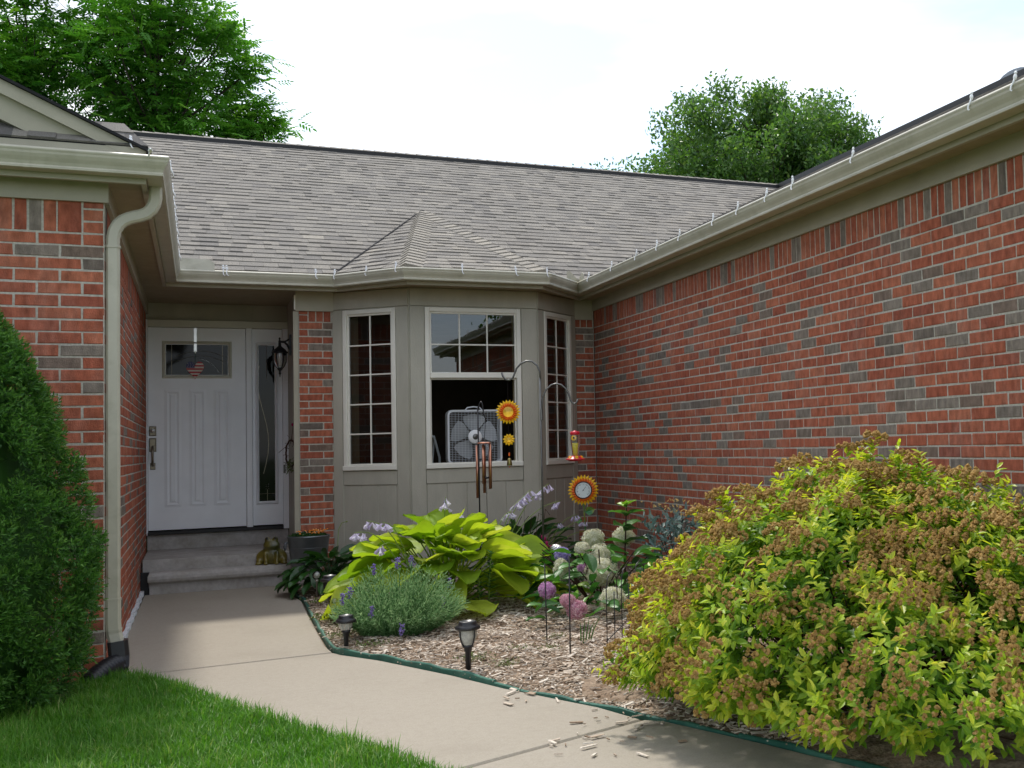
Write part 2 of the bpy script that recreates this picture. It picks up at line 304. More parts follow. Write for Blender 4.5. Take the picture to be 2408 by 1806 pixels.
# lawn
lp = [(-9., -4.25)]+[(-4.19, -4.25)]+LAWN+[(-2.4, -13), (-9, -13)]
m = MB(); m.prism(lp[::-1], -.08, .006); tag(m.obj('lawn_soil', 'lawn_soil'), kind='structure')
def in_poly(x, y, poly):
    r = np.zeros(len(x), bool); j = len(poly)-1
    for i in range(len(poly)):
        xi, yi = poly[i]; xj, yj = poly[j]
        c = ((yi > y) != (yj > y)) & (x < (xj-xi)*(y-yi)/(yj-yi+1e-12)+xi); r ^= c; j = i
    return r
def proj_np(P):
    d = P-np.array(CAMP); z = d@np.array(CF); return PPX+FPX*(d@np.array(CR))/z, PPY-FPX*(d@np.array(CU))/z, z
n = 190000
gx = RNG.uniform(-5.9, -2.45, n); gy = RNG.uniform(-8.2, -4.3, n); ok = in_poly(gx, gy, lp)
px_, py_, pz_ = proj_np(np.stack([gx, gy, np.zeros(n)], 1)); ok &= (px_ > -80) & (px_ < 1100) & (py_ < 1880) & (pz_ > 1)
ok &= ~((gx < -4.3) & (gy > -5.0+.35*np.sin(gx*5)))
gx, gy = gx[ok], gy[ok]; n = len(gx)
clump = .5+.5*np.sin(gx*9+np.sin(gy*7)*2)*np.cos(gy*11+gx*3)
h = (.045+.035*RNG.random(n)+.02*clump)*np.where(RNG.random(n) < .04, 1.5, 1.); az = RNG.uniform(0, 2*PI, n); lean = RNG.uniform(.1, .75, n)
D = np.stack([np.cos(az), np.sin(az), np.zeros(n)], 1); S = np.stack([-np.sin(az), np.cos(az), np.zeros(n)], 1); wd = RNG.uniform(.0014, .0026, n)[:, None]
B0 = np.stack([gx, gy, np.full(n, .004)], 1); B1 = B0+D*(h*lean*.35)[:, None]+np.array([0, 0, 1])*(h*.62)[:, None]; B2 = B0+D*(h*lean)[:, None]+np.array([0, 0, 1])*(h*(1-.3*lean))[:, None]
V = np.stack([B0-S*wd, B0+S*wd, B1+S*wd*.8, B1-S*wd*.8, B2], 1).reshape(-1, 3); i = np.arange(n)[:, None]*5
Fq = i+np.array([0, 1, 2, 3]); Ft = i+np.array([3, 2, 4])
F = [tuple(f) for f in Fq]+[tuple(f) for f in Ft]
tn = np.clip(.25+.35*clump+RNG.normal(0, .18, n), .02, 1); tn = np.where(RNG.random(n) < .03, 1., tn)
tag(link('lawn_grass', np_mesh('lawn_grass', V, F, np.concatenate([tn, tn]), 'grass_blade')), 'short green lawn grass spilling over the edge of the walk', 'grass', kind='stuff')
# planting bed
BED = EDGE+[(-.0, -8.6), (0., 0.), (-2.9, 0.)]
_ey, _ex = np.array([p[1] for p in EDGE][::-1]), np.array([p[0] for p in EDGE][::-1])
def bed_z(x, y):
    d = np.clip((x-np.interp(y, _ey, _ex))/.30, 0, 1)
    return .002+(.03+.018*np.sin(x*3.1+1)*np.cos(y*2.3)+.012*np.sin(x*9+y*7))*d
nx, ny = 66, 150; X, Y = np.meshgrid(np.linspace(-3.02, 0, nx), np.linspace(-8.7, 0, ny)); Zb = bed_z(X, Y)
ex = np.interp(Y.ravel(), [p[1] for p in EDGE][::-1], [p[0] for p in EDGE][::-1]).reshape(Y.shape)+.006
X = np.maximum(X, ex)
V = np.stack([X, Y, Zb], -1).reshape(-1, 3); idx = np.arange(nx*ny).reshape(ny, nx)
F = np.stack([idx[:-1, :-1], idx[:-1, 1:], idx[1:, 1:], idx[1:, :-1]], -1).reshape(-1, 4)
tag(link('mulch_bed', np_mesh('mulch_bed', V, F, None, 'mulch_base', True)), kind='structure')
def chips_arrays(cx, cy, cz, L, W, T, yaw, tilt, roll):
    n = len(cx); ca, sa, ct, st = np.cos(yaw), np.sin(yaw), np.cos(tilt), np.sin(tilt)
    A = np.stack([ca*ct, sa*ct, st], 1); S0 = np.stack([-sa, ca, np.zeros(n)], 1); N0 = np.cross(A, S0)
    S = S0*np.cos(roll)[:, None]+N0*np.sin(roll)[:, None]; N = np.cross(A, S); C = np.stack([cx, cy, cz], 1)
    q = []
    for k, (a, s_, t) in enumerate([(-1, -1, -1), (1, -1, -1), (1, 1, -1), (-1, 1, -1), (-1, -1, 1), (1, -1, 1), (1, 1, 1), (-1, 1, 1)]):
        ja = 1+RNG.uniform(-.25, .1, n); js = 1+RNG.uniform(-.5, .1, n)
        q.append(C+A*(L*.5*a*ja)[:, None]+S*(W*.5*s_*js)[:, None]+N*(T*.5*t)[:, None])
    V = np.stack(q, 1).reshape(-1, 3); f = np.array([(0, 3, 2, 1), (4, 5, 6, 7), (0, 1, 5, 4), (1, 2, 6, 5), (2, 3, 7, 6), (3, 0, 4, 7)])
    return V, (np.arange(n)[:, None, None]*8+f[None]).reshape(-1, 4)
n = 46000; cx = RNG.uniform(-3.0, -.02, n); cy = RNG.uniform(-7.6, -.1, n); ok = in_poly(cx, cy, BED)
ok &= RNG.random(n) < np.where(cy > -2.2, .25, np.where(cx > -.9, .35, 1.)); ok &= ~((np.hypot(cx+1.72, cy+6.15) < .36) & (RNG.random(n) < .8))
cx, cy = cx[ok], cy[ok]; n = len(cx)
big = RNG.random(n) < .12; L = np.where(big, RNG.uniform(.04, .08, n), RNG.uniform(.012, .042, n)); W = np.where(big, RNG.uniform(.010, .022, n), RNG.uniform(.004, .011, n)); T = RNG.uniform(.002, .006, n)
V, F = chips_arrays(cx, cy, bed_z(cx, cy)+RNG.uniform(.0, .018, n), L, W, T, RNG.uniform(0, 2*PI, n), RNG.normal(0, .16, n), RNG.normal(0, .3, n))
tag(link('wood_mulch', np_mesh('wood_mulch', V, F, np.repeat(np.clip(RNG.normal(.66, .24, n), .02, 1), 6), 'chip')), 'weathered wood chip mulch covering the planting bed', 'mulch', kind='stuff')
# loose chips lying on the walk
for i in range(46):
    t = random.random(); x = -1.98+random.gauss(-.10, .10)-.35*t*t; y = -6.55-.55*random.random()+random.gauss(0, .12)
    if i < 10: x, y = -2.30+random.gauss(0, .08), -6.02+random.gauss(0, .12)
    ex_ = float(np.interp(y, [p[1] for p in EDGE][::-1], [p[0] for p in EDGE][::-1]))
    x = min(x, ex_-.05)
    Lc = random.uniform(.02, .075); V, F = chips_arrays(*(np.array([q]) for q in (x, y, .006+random.random()*.006, Lc, Lc*random.uniform(.12, .4), .005, random.uniform(0, 6.3), random.gauss(0, .06), random.gauss(0, .15))))
    tag(link('wood_chip', np_mesh('wood_chip', V, F, np.full(6, min(1, max(.1, random.gauss(.6, .25)))), 'chip')), 'loose splinter of wood mulch strewn on the concrete walk', 'wood chip', 'wood chips strewn on the walk')
# green edging strips
def strip(name, pts, w_, z0, z1, m, parent, wob=.006):
    pts = [Vector(p) for p in pts]; L, R = [], []
    for i, p in enumerate(pts):
        d = (pts[min(i+1, len(pts)-1)]-pts[max(i-1, 0)]).normalized(); nn = Vector((-d.y, d.x)); L.append(p+nn*w_*.5); R.append(p-nn*w_*.5)
    q = MB(); vs = []
    for i in range(len(pts)):
        zt = z1+wob*math.sin(i*1.7+pts[i].x*5); vs += [(*L[i], z0), (*L[i], zt-.004), (*(L[i]*.75+R[i]*.25), zt), (*(L[i]*.25+R[i]*.75), zt), (*R[i], zt-.004), (*R[i], z0)]
    k = 6; fs = [(i*k+j, (i+1)*k+j, (i+1)*k+(j+1) % k, i*k+(j+1) % k) for i in range(len(pts)-1) for j in range(k)]+[tuple(range(k)), tuple((len(pts)-1)*k+j for j in range(k-1, -1, -1))]
    q.add(vs, fs); return q.obj(name, m, parent)
def resample(pts, step):
    r = []
    for a, c in zip(pts[:-1], pts[1:]):
        a, c = Vector(a), Vector(c); k = max(1, int((c-a).length/step)); r += [tuple(a.lerp(c, i/k)) for i in range(k)]
    return r+[pts[-1]]
ed = thing('garden_edging', 'green plastic edging strip between the walk and the mulch', 'edging', (-2.9, -4.2, 0))
rs = resample(EDGE, .12); cut = [0, 15, 26, 40, 52, len(rs)]
for i, (a, c) in enumerate(zip(cut[:-1], cut[1:])):
    strip('edging_strip', rs[a:min(c+1, len(rs))], .020, -.06, [.016, .022, .026, .008, .016][i], 'green_edging', ed)

# ------------------------------------------------------------------ the house
CZ, CB, JT = .0677, .2112, .0095; ZK = 2.43             # course, brick pitch, joint, underside of the soldier course
XL, YL, YD = -4.195, -4.317, 1.18                       # left wing side wall, left wing front, door wall
ZS, ZG, ZT = 2.72, 2.72, 2.82                           # soffit, gutter bottom, gutter top
house = thing('brick_house', 'single storey red brick house with shingled roofs, bay window and white front door', 'house', (0, 0, 0))
def brick_geo(Lb, Hb, mb=None, ch=.0035, D=.014, jit=.0022):
    m = mb or MB(); j = lambda: random.uniform(-jit, jit); c = ch
    o = [(0+j(), 0+j()), (Lb+j(), 0+j()), (Lb+j(), Hb+j()), (0+j(), Hb+j())]; q = [(c, c), (Lb-c, c), (Lb-c, Hb-c), (c, Hb-c)]
    f = random.uniform(-.0015, .0015)
    vs = [(x, y, -D) for x, y in o]+[(x, y, -c+f) for x, y in o]+[(x+j(), y+j(), f) for x, y in q]
    return vs, [(0, 1, 5, 4), (1, 2, 6, 5), (2, 3, 7, 6), (3, 0, 4, 7), (4, 5, 9, 8), (5, 6, 10, 9), (6, 7, 11, 10), (7, 4, 8, 11), (8, 9, 10, 11)]
def tone_brick():
    if random.random() < .205: return random.uniform(.77, 1.0)
    return min(.69, max(.02, random.gauss(.40, .17)))
BRICKS = []                                             # (wall, origin, u, n, u0, z0, L, H, upright, tone)
def rowfill(u0, u1, off):
    x = u0+off-CB
    while x < u1:
        a, c = max(x, u0), min(x+CB, u1)
        if c-a > .03: yield a, c-a-JT
        x += CB
def brick_wall(O, u, n, ulen, z0, off_even, off_odd, sold_top, corner_stack=None, name='brick_wall', back=.0):
    O, u, n = Vector(O), Vector(u), Vector(n)
    m = MB(); o2 = O-n*.095+Vector((0, 0, z0))+u*back; m.obox(o2, u, (0, 0, 1), n, ulen-back, 2.70-z0, .095-.0035); wl = m.obj(name, 'mortar', house)
    k = 0
    while ZK-(k+1)*CZ > z0-.03:
        zz = ZK-(k+1)*CZ+JT*.5
        for a, L in rowfill(0, ulen, off_even if k % 2 == 0 else off_odd):
            if L > .02: BRICKS.append((wl, O, u, n, a+JT*.5, max(zz, z0), L, CZ-JT, False, tone_brick()))
        k += 1
    a0, a1 = 0, ulen
    if corner_stack:
        s0, s1 = corner_stack
        for q in range(3): BRICKS.append((wl, O, u, n, s0+JT*.5, ZK+q*CZ+JT*.5, s1-s0-JT, CZ-JT, False, tone_brick()))
        if s0 < .02: a0 = s1
        else: a1 = s0
    x = a0
    while x < a1-.03:
        BRICKS.append((wl, O, u, n, x+JT*.5, ZK+JT*.5, min(CZ, a1-x)-JT, .2017, True, tone_brick())); x += CZ
    return wl
# right wing side wall (faces -x): u runs from the inner corner towards the viewer
wall_r = brick_wall((0, 0, 0), (0, -1, 0), (-1, 0, 0), 8.3, -.02, (5.944+.1056) % CB, 5.944 % CB, 2.63)
brick_wall((-.212, 0, 0), (1, 0, 0), (0, -1, 0), .210, -.02, .0, .105, 2.63)
brick_wall((-2.885, 0, 0), (1, 0, 0), (0, -1, 0), .306, -.02, .212, .085, 2.63, corner_stack=(0, .085))
wall_lf = brick_wall((-7.6, YL, 0), (1, 0, 0), (0, -1, 0), 7.6+XL, -.02, (7.6+XL-.1056) % CB, (7.6+XL) % CB, 2.63, corner_stack=(7.6+XL-.1056, 7.6+XL))
wall_ls = brick_wall((XL, YL, 0), (0, 1, 0), (1, 0, 0), YD-YL, -.02, .2112, .1056, 2.63, back=.02)
SEAL.obj('sealant', 'caulk', house)
# which bricks show largest
def area(bk):
    wl, O, u, n, a, z, L, H, up, t = bk; c = O+u*(a+L*.5)+Vector((0, 0, z+H*.5)); d = (CAMP-c)
    if not inview(c, -4) or c.z < .02: return 0
    if wl in (wall_lf,) and c.x < -4.72: return 0
    if wl is wall_r and c.z < .55 and c.y < -5.4: return 0
    return L*H*ppm(c)**2*max(0, d.normalized().dot(n))
full = [bk for bk in BRICKS if (abs(bk[6]-.2017) < .002 or abs(bk[7]-.2017) < .002)]
full.sort(key=area, reverse=True); single = full[:296]; sid = set(id(x) for x in single)
BV = []
for i in range(26):
    m = MB(); m.tone = .02+.66*(i/19) if i < 20 else .78+.21*((i-20)/5); m.add(*brick_geo(.2017, CZ-JT)); BV.append((m.tone, m.mesh('brick', 'brick')))
joined = {}
for bk in BRICKS:
    wl, O, u, n, a, z, L, H, up, t = bk; o = O+u*a+Vector((0, 0, z)); zz = Vector((0, 0, 1))
    if id(bk) in sid:
        me = min(BV, key=lambda q: abs(q[0]-t)+random.random()*.03)[1]; ob = bpy.data.objects.new('brick', me); COL.objects.link(ob); ob.parent = wl
        if up: ax, ay, og = zz, -u, o+u*L
        else: ax, ay, og = u, zz, o
        if ax.cross(ay).dot(n) < 0:
            if up: ay, og = u, o
            else: ax, og = -u, o+u*L
        ob.matrix_basis = Matrix(((ax.x, ay.x, n.x, og.x), (ax.y, ay.y, n.y, og.y), (ax.z, ay.z, n.z, og.z), (0, 0, 0, 1)))
    else:
        m = joined.setdefault(wl, MB()); m.tone = t; vs, fs = brick_geo(L, H)
        vs = [o+u*p[0]+zz*p[1]+n*p[2] for p in vs]
        if u.cross(zz).dot(n) < 0: fs = [f[::-1] for f in fs]
        m.add(vs, fs)
for wl, m in joined.items(): m.obj('bricks', 'brick', wl, kind='stuff')

# hidden back and far walls, so the house is a closed volume
m = MB(); m.box((-7.6, 8.9, 0), (9, 9.0, 2.7)); m.box((-7.6, YL+.1, 0), (-7.5, 9, 2.7)); m.box((8.9, -8.3, 0), (9, 9, 2.7)); m.box((0.1, -8.3, 0), (9, -8.25, 2.7)); m.obj('outer_wall', 'mortar', house)
# friezes, soffits
P = MB()
def frieze(o, u, n, L, z0, z1, th=.022): q = MB(); q.obox(Vector(o)+Vector((0, 0, z0)), u, (0, 0, 1), n, L, z1-z0, th); return q.obj('frieze_board', 'trim', house)
frieze((0, -.02, 0), (0, -1, 0), (-1, 0, 0), 8.28, 2.603, ZS)
frieze((-.212, 0, 0), (1, 0, 0), (0, -1, 0), .19, 2.51, ZS)
frieze((-2.912, 0, 0), (1, 0, 0), (0, -1, 0), .335, 2.532, ZS, .026)
frieze((-7.6, YL, 0), (1, 0, 0), (0, -1, 0), 7.6+XL+.02, 2.603, ZS)
frieze((XL, YL+.0, 0), (0, 1, 0), (1, 0, 0), YD-YL, 2.603, ZS)
m = MB(); m.box((-2.925, -.03, 2.545), (-2.913, .0, 2.68)); m.obj('frieze_end', 'vinyl', house)
GF = [(-7.6, -4.56), (-3.90, -4.56), (-3.90, -.37), (-2.609, -.37), (-2.083, -1.02), (-.757, -1.02), (-.30, -.455), (-.30, -8.5)]     # front edge of the gutters in plan
def offs(path, d):
    r = []; n = len(path)
    for i in range(n):
        p = Vector(path[i]); e1 = (p-Vector(path[i-1])).normalized() if i > 0 else None; e2 = (Vector(path[i+1])-p).normalized() if i < n-1 else None
        n1 = Vector((e1.y, -e1.x)) if e1 else None; n2 = Vector((e2.y, -e2.x)) if e2 else None
        if n1 is None: k = n2
        elif n2 is None: k = n1
        else: k = (n1+n2); k = k/k.dot(n1)
        r.append(p+k*d)
    return r
FA = offs(GF, -.085)                                    # fascia face
m = MB()                                                # soffit: sheets from the fascia line to the walls
sf = lambda *p: m.quad(*[(x, y, ZS-.004) for x, y in p])
F_ = [tuple(p) for p in FA]
sf(F_[0], F_[1], (XL, YL), (-7.6, YL)); sf(F_[1], F_[2], (XL, F_[2][1]), (XL, YL)); sf((XL, F_[2][1]), (XL, YD), (-2.9, YD), (-2.9, F_[2][1]))
sf((-2.9, F_[3][1]), F_[3], (-2.578, .0), (-2.9, .0)); sf(F_[3], F_[4], (-1.968, -.559), (-2.578, 0)); sf(F_[4], F_[5], (-.762, -.559), (-1.968, -.559)); sf(F_[5], F_[6], (0, 0), (-.21, 0), (-.762, -.559)); sf(F_[6], F_[7], (0, -8.5), (0, 0))
m.obj('soffit', 'soffit', house)
m = MB()
for i in range(len(FA)-1):
    a, c = FA[i], FA[i+1]; a2, c2 = offs(GF, -.11)[i], offs(GF, -.11)[i+1]
    m.add([(*a, ZS-.03), (*c, ZS-.03), (*c2, ZS-.03), (*a2, ZS-.03), (*a, 2.835), (*c, 2.835), (*c2, 2.835), (*a2, 2.835)], [(3, 2, 1, 0), (4, 5, 6, 7), (0, 1, 5, 4), (2, 3, 7, 6), (1, 2, 6, 5), (3, 0, 4, 7)])
m.obj('fascia', 'trim', house)
# gutters, one per run, mitred
GP = [(-.083, ZT), (-.083, ZG+.002), (-.078, ZG), (-.012, ZG), (0, ZG+.004), (.001, ZG+.014), (-.002, ZG+.022), (.004, ZG+.038), (.016, ZG+.058), (.024, ZG+.075), (.026, ZG+.086), (.030, ZT-.006), (.031, ZT-.001), (.028, ZT+.005), (.022, ZT+.010), (.014, ZT+.012), (.004, ZT+.010), (.004, ZT-.004), (.022, ZT-.010), (.02, ZG+.078), (.0, ZG+.04), (-.006, ZG+.01), (-.075, ZG+.006), (-.078, ZT)]
RO = [offs(GF, d) for d, z in GP]
for i in range(len(GF)-1):
    m = MB(); k = len(GP); vs = [(*RO[j][i], GP[j][1]) for j in range(k)]+[(*RO[j][i+1], GP[j][1]) for j in range(k)]
    m.add(vs, [(j, (j+1) % k, k+(j+1) % k, k+j) for j in range(k)]+([tuple(range(k))] if i == 0 else [])+([tuple(range(2*k-1, k-1, -1))] if i == len(GF)-2 else []))
    g = m.obj('gutter', 'gutter', house)
    for s_ in ({0: [3.05], 2: [.12], 6: [.25]}).get(i, []):     # lapped seams
        a, c = Vector(GF[i]), Vector(GF[i+1]); d = (c-a).normalized(); nn = Vector((d.y, -d.x)); q = MB(); o = a+d*s_
        for j in range(3, 12):
            p0, p1 = GP[j], GP[j+1]; q.quad((*(o+nn*(p0[0]+.0025)), p0[1]-.001), (*(o+nn*(p1[0]+.0025)), p1[1]), (*(o+d*.035+nn*(p1[0]+.0025)), p1[1]), (*(o+d*.035+nn*(p0[0]+.0025)), p0[1]-.001))
        q.obj('seam', 'gutter', g)
def plate(pts, m='gutter'):
    q = MB(); q.add([p for p in pts], [tuple(range(len(pts)))]); n = Vector(pts[1])-Vector(pts[0]); n = n.cross(Vector(pts[2])-Vector(pts[0])).normalized()*.003
    k = len(pts); q.add([Vector(p)+n for p in pts], [tuple(range(k-1, -1, -1))]); q.add([p for p in pts]+[Vector(p)+n for p in pts], [(i, k+i, k+(i+1) % k, (i+1) % k) for i in range(k)])
    return q.obj('splash_guard', m, house)
plate([(-3.89, -.36, ZT), (-3.60, -.36, ZT), (-3.60, -.35, 2.90), (-3.64, -.345, 2.93), (-3.89, -.33, 2.94)])
a, c = Vector(GF[5]), Vector(GF[6]); d = (c-a).normalized(); p0 = c-d*.30
plate([(p0.x, p0.y, ZT), (c.x, c.y, ZT), (c.x, c.y, ZT+.035), (p0.x+.05, p0.y+.06, ZT+.10), (p0.x, p0.y, ZT+.085)])
plate([(c.x, c.y, ZT), (c.x, c.y-.20, ZT), (c.x, c.y-.19, ZT+.07), (c.x, c.y-.14, ZT+.10), (c.x, c.y, ZT+.035)])
# downspout on the left wing corner
m = MB(); dx, dy = -4.157, -4.262
def rect_tube(m, pts, wx, wy):
    rings = []
    for i, p in enumerate(pts):
        p = Vector(p); d = (Vector(pts[min(i+1, len(pts)-1)])-Vector(pts[max(i-1, 0)])).normalized(); s = Vector((0, 1, 0)); a = d.cross(s).normalized(); c_ = .012
        rings.append([p+a*(sx*wx)+s*(sy*wy) for sx, sy in ((-.5, -.32), (-.32, -.5), (.32, -.5), (.5, -.32), (.5, .32), (.32, .5), (-.32, .5), (-.5, .32))])
    k = 8; m.add([v for r in rings for v in r], [(i*k+j, i*k+(j+1) % k, (i+1)*k+(j+1) % k, (i+1)*k+j) for i in range(len(rings)-1) for j in range(k)]+[tuple(range(k-1, -1, -1)), tuple((len(rings)-1)*k+j for j in range(k))])
el = [(-3.945, dy, 2.73), (-3.945, dy, 2.66), (-3.952, dy, 2.625), (-3.968, dy, 2.592), (-3.992, dy, 2.568), (-4.02, dy, 2.555), (-4.075, dy, 2.538), (-4.105, dy, 2.522), (-4.13, dy, 2.497), (-4.148, dy, 2.462), (-4.156, dy, 2.42), (dx, dy, 2.36)]
rect_tube(m, el, .066, .062); dsp = m.obj('downspout', 'gutter', house)
m = MB(); rect_tube(m, [(dx, dy, 2.38), (dx, dy, .42)], .069, .064); m.obj('pipe', 'gutter', dsp)
m = MB(); rect_tube(m, [(dx, dy, .43), (dx, dy, .30), (dx+.004, dy, .24), (dx+.022, dy-.012, .17), (dx+.03, dy-.03, .10)], .074, .068); m.obj('lower_elbow', 'gutter', dsp)
for z_ in (2.37, .425, .26):
    m = MB(); rect_tube(m, [(dx+(.003 if z_ < .3 else 0), dy, z_-.006), (dx+(.003 if z_ < .3 else 0), dy, z_+.006)], .078, .072); m.obj('joint_band', 'gutter', dsp)
dr = thing('drain_pipe', 'black corrugated plastic drain pipe at the foot of the beige downspout', 'pipe', (dx, dy-.1, 0))
m = MB(); rect_tube(m, [(dx+.022, dy-.01, .20), (dx+.03, dy-.02, .12), (dx+.03, dy-.06, .07)], .10, .10); m.obj('adapter', 'black_plastic', dr)
m = MB(); pts, rr = [], []
for i in range(34):
    t = i/33; pts.append((dx+.028-.12*t, dy-.05-.20*t, .075-.06*t*t)); rr.append(.052+(.009 if i % 3 == 0 else 0))
m.tube(pts, rr, 14); m.obj('corrugated_hose', 'black_plastic', dr, True)

# ------------------------------------------------------------------ roofs
SP = .487; EZ = 2.845; YR = 4.70                        # slope, eave height, ridge
EXP = .143
def roof_z(d): return EZ+SP*d
TABS = []
def facet(roof, O, u, v, poly, n, tone=(.58, .12), rows=True):
    """lay laminated shingle tabs over a facet; O origin at the eave, u along the eave, v up the slope; poly in (u, v), counter-clockwise and convex"""
    O, u, v, n = Vector(O), Vector(u).normalized(), Vector(v).normalized(), Vector(n).normalized(); vmax = max(p[1] for p in poly)
    def span(vv):
        xs = []
        for (a, c) in zip(poly, poly[1:]+poly[:1]):
            if (a[1]-vv)*(c[1]-vv) <= 0 and abs(a[1]-c[1]) > 1e-9: xs.append(a[0]+(c[0]-a[0])*(vv-a[1])/(c[1]-a[1]))
        return (min(xs), max(xs)) if len(xs) > 1 else None
    j = 0
    while j*EXP < vmax-.02:
        v0, v1 = j*EXP, min((j+1)*EXP+.006, vmax); s0, s1 = span(max(1e-4, v0)), span(v1-1e-4); j += 1
        if not s0 or not s1: continue
        lo, hi = min(s0[0], s1[0]), max(s0[1], s1[1]); x = lo-random.uniform(0, .15); hgt = 0
        while x < hi:
            wd = random.choice((.07, .09, .11, .13, .16, .20)); a, c = x, x+wd; x = c; hgt = random.choice((.007, .013)) if wd < .19 else .008
            q = [(max(a, s0[0]), v0), (min(c, s0[1]), v0), (min(c, s1[1]), v1), (max(a, s1[0]), v1)]
            if q[1][0]-q[0][0] < .004 and q[2][0]-q[3][0] < .004: continue
            q[1] = (max(q[1][0], q[0][0]), v0); q[2] = (max(q[2][0], q[3][0]), v1)
            whole = a >= max(s0[0], s1[0]) and c <= min(s0[1], s1[1]) and v1-v0 > EXP*.98
            TABS.append((roof, O, u, v, n, q, hgt+random.uniform(0, .0012), min(1, max(.01, random.gauss(*tone))), whole, wd))
def deck(m, pts, th=.03): # slab under the shingles
    n = (Vector(pts[1])-Vector(pts[0])).cross(Vector(pts[2])-Vector(pts[0])).normalized(); n = n if n.z > 0 else -n; k = len(pts); lo = [Vector(p)-n*th for p in pts]
    m.add([Vector(p)-n*.002 for p in pts]+lo, [tuple(range(k)), tuple(range(2*k-1, k-1, -1))]+[(i, k+i, k+(i+1) % k, (i+1) % k) for i in range(k)])
vs_ = Vector((0, 1, SP)).normalized(); SL = math.sqrt(1+SP*SP)
EY = -.31; EXR = -.245; EXL = -3.955                    # roof edges over the gutters
RZ = roof_z(YR-EY)
m = MB(); deck(m, [(EXL, EY, EZ), (EXR, EY, EZ), (EXR+(YR-EY), YR, RZ), (EXL-(YR-EY), YR, RZ)]); deck(m, [(-9.5, YR, RZ), (9.5, YR, RZ), (9.5, 9.4, roof_z(.2)), (-9.5, 9.4, roof_z(.2))])
roof_m = m.obj('roof', 'shingle_edge', house)
W_ = YR-EY; facet(roof_m, (EXL, EY, EZ), (1, 0, 0), (0, 1, SP), [(0, 0), (EXR-EXL, 0), (EXR-EXL+W_, W_*SL), (-W_, W_*SL)], (0, -SP, 1))
m = MB(); deck(m, [(EXR, EY, EZ), (EXR, -8.6, EZ), (EXR+W_, -8.6, RZ), (EXR+W_, YR, RZ)]); deck(m, [(EXR+W_, -8.6, RZ), (9.6, -8.6, roof_z(.3)), (9.6, YR, roof_z(.3)), (EXR+W_, YR, RZ)])
roof_r = m.obj('roof', 'shingle_edge', house)
facet(roof_r, (EXR, -8.6, EZ), (0, 1, 0), (1, 0, SP), [(0, 0), (8.6+EY, 0), (8.6+EY+W_, W_*SL), (0, W_*SL)], (-SP, 0, 1), tone=(.6, .22))
m = MB(); hw = 2.9; GYF = -4.34
deck(m, [(EXL, GYF, EZ), (EXL, EY, EZ), (EXL-hw, EY+hw, EZ+SP*hw), (EXL-hw, GYF, EZ+SP*hw)][::-1]); deck(m, [(EXL-hw, GYF, EZ+SP*hw), (EXL-hw, EY+hw, EZ+SP*hw), (EXL-2*hw, EY+hw, EZ), (EXL-2*hw, GYF, EZ)][::-1])
roof_l = m.obj('roof', 'shingle_edge', house)
# ridge caps
def caps(roof, a, c, n1, wd=.15, step=.14, tone=.35, th=.012, m_='shingle'):
    a, c = Vector(a), Vector(c); d = (c-a).normalized(); L = (c-a).length; s = d.cross(Vector(n1)).normalized(); k = int(L/step)
    up = s.cross(d).normalized(); up = up if up.z > 0 else -up; q = MB(); drop = .42
    for i in range(k):
        o = a+d*(i*step); e = o+d*(step+.01); lift = up*(.02+th); lf2 = up*.022; q.tone = min(1, max(.02, random.gauss(tone, .12)))
        v = [o+lift, o+lift+s*wd-up*wd*drop, o+lift-s*wd-up*wd*drop, e+lf2, e+lf2+s*wd-up*wd*drop, e+lf2-s*wd-up*wd*drop]
        b_ = [p-up*.03 for p in v]; q.add(v+b_, [(0, 1, 4, 3), (0, 3, 5, 2), (0, 6, 7, 1), (0, 2, 8, 6), (1, 7, 10, 4), (2, 5, 11, 8)])
    return q.obj('ridge_cap', m_, roof)
caps(roof_m, (-9.4, YR, RZ+.0), (EXR+W_, YR, RZ+.0), (0, 0, 1), .13, .14, .75)
q = MB(); q.box((-9.4, YR-.19, RZ-.085), (EXR+W_-.1, YR-.12, RZ-.035)); q.obj('ridge_vent', 'black_rubber', roof_m)
caps(roof_r, (EXR+W_, YR, RZ), (EXR+W_, -8.6, RZ), (0, 0, 1), .13, .14, .2)
q = MB(); q.box((EXR+W_-.20, -8.6, RZ-.10), (EXR+W_-.12, YR-.1, RZ-.012)); q.obj('ridge_vent', 'black_rubber', roof_r)
# bay roof
ap = Vector((-1.42, 1.86, roof_z(1.86-EY)+.03)); bE = offs(GF, -.055); bl, bf1, bf2, br = [Vector((*bE[i], EZ)) for i in (3, 4, 5, 6)]; bl.y = EY-.0; br = Vector((-.37, EY-.05, EZ))
bl = Vector((-2.59, EY-.03, EZ))
m = MB(); deck(m, [bl, bf1, ap], .02); deck(m, [bf1, bf2, ap], .02); deck(m, [bf2, br, ap], .02); roof_b = m.obj('roof', 'shingle_edge', house)
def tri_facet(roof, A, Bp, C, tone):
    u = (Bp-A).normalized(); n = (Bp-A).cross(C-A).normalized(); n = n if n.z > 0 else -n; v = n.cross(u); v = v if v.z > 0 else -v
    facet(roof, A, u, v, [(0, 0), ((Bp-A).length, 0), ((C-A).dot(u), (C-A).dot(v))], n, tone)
tri_facet(roof_b, bl, bf1, ap, (.6, .15)); tri_facet(roof_b, bf1, bf2, ap, (.72, .15)); tri_facet(roof_b, bf2, br, ap, (.66, .15))  # front facet toned lighter than the sides: shading put into the shingle colour
caps(roof_b, bf1+Vector((0, 0, .0)), ap, Vector((-.3, -.4, 1)), .15, .13, .92, .014); caps(roof_b, bf2, ap, Vector((.3, -.4, 1)), .12, .13, .92, .014)
q = MB(); q.tube([bl+Vector((0, 0, .012)), ap+Vector((0, 0, .012))], .011, 6, flat=.6); q.obj('valley_strip', 'shingle_edge', roof_b)
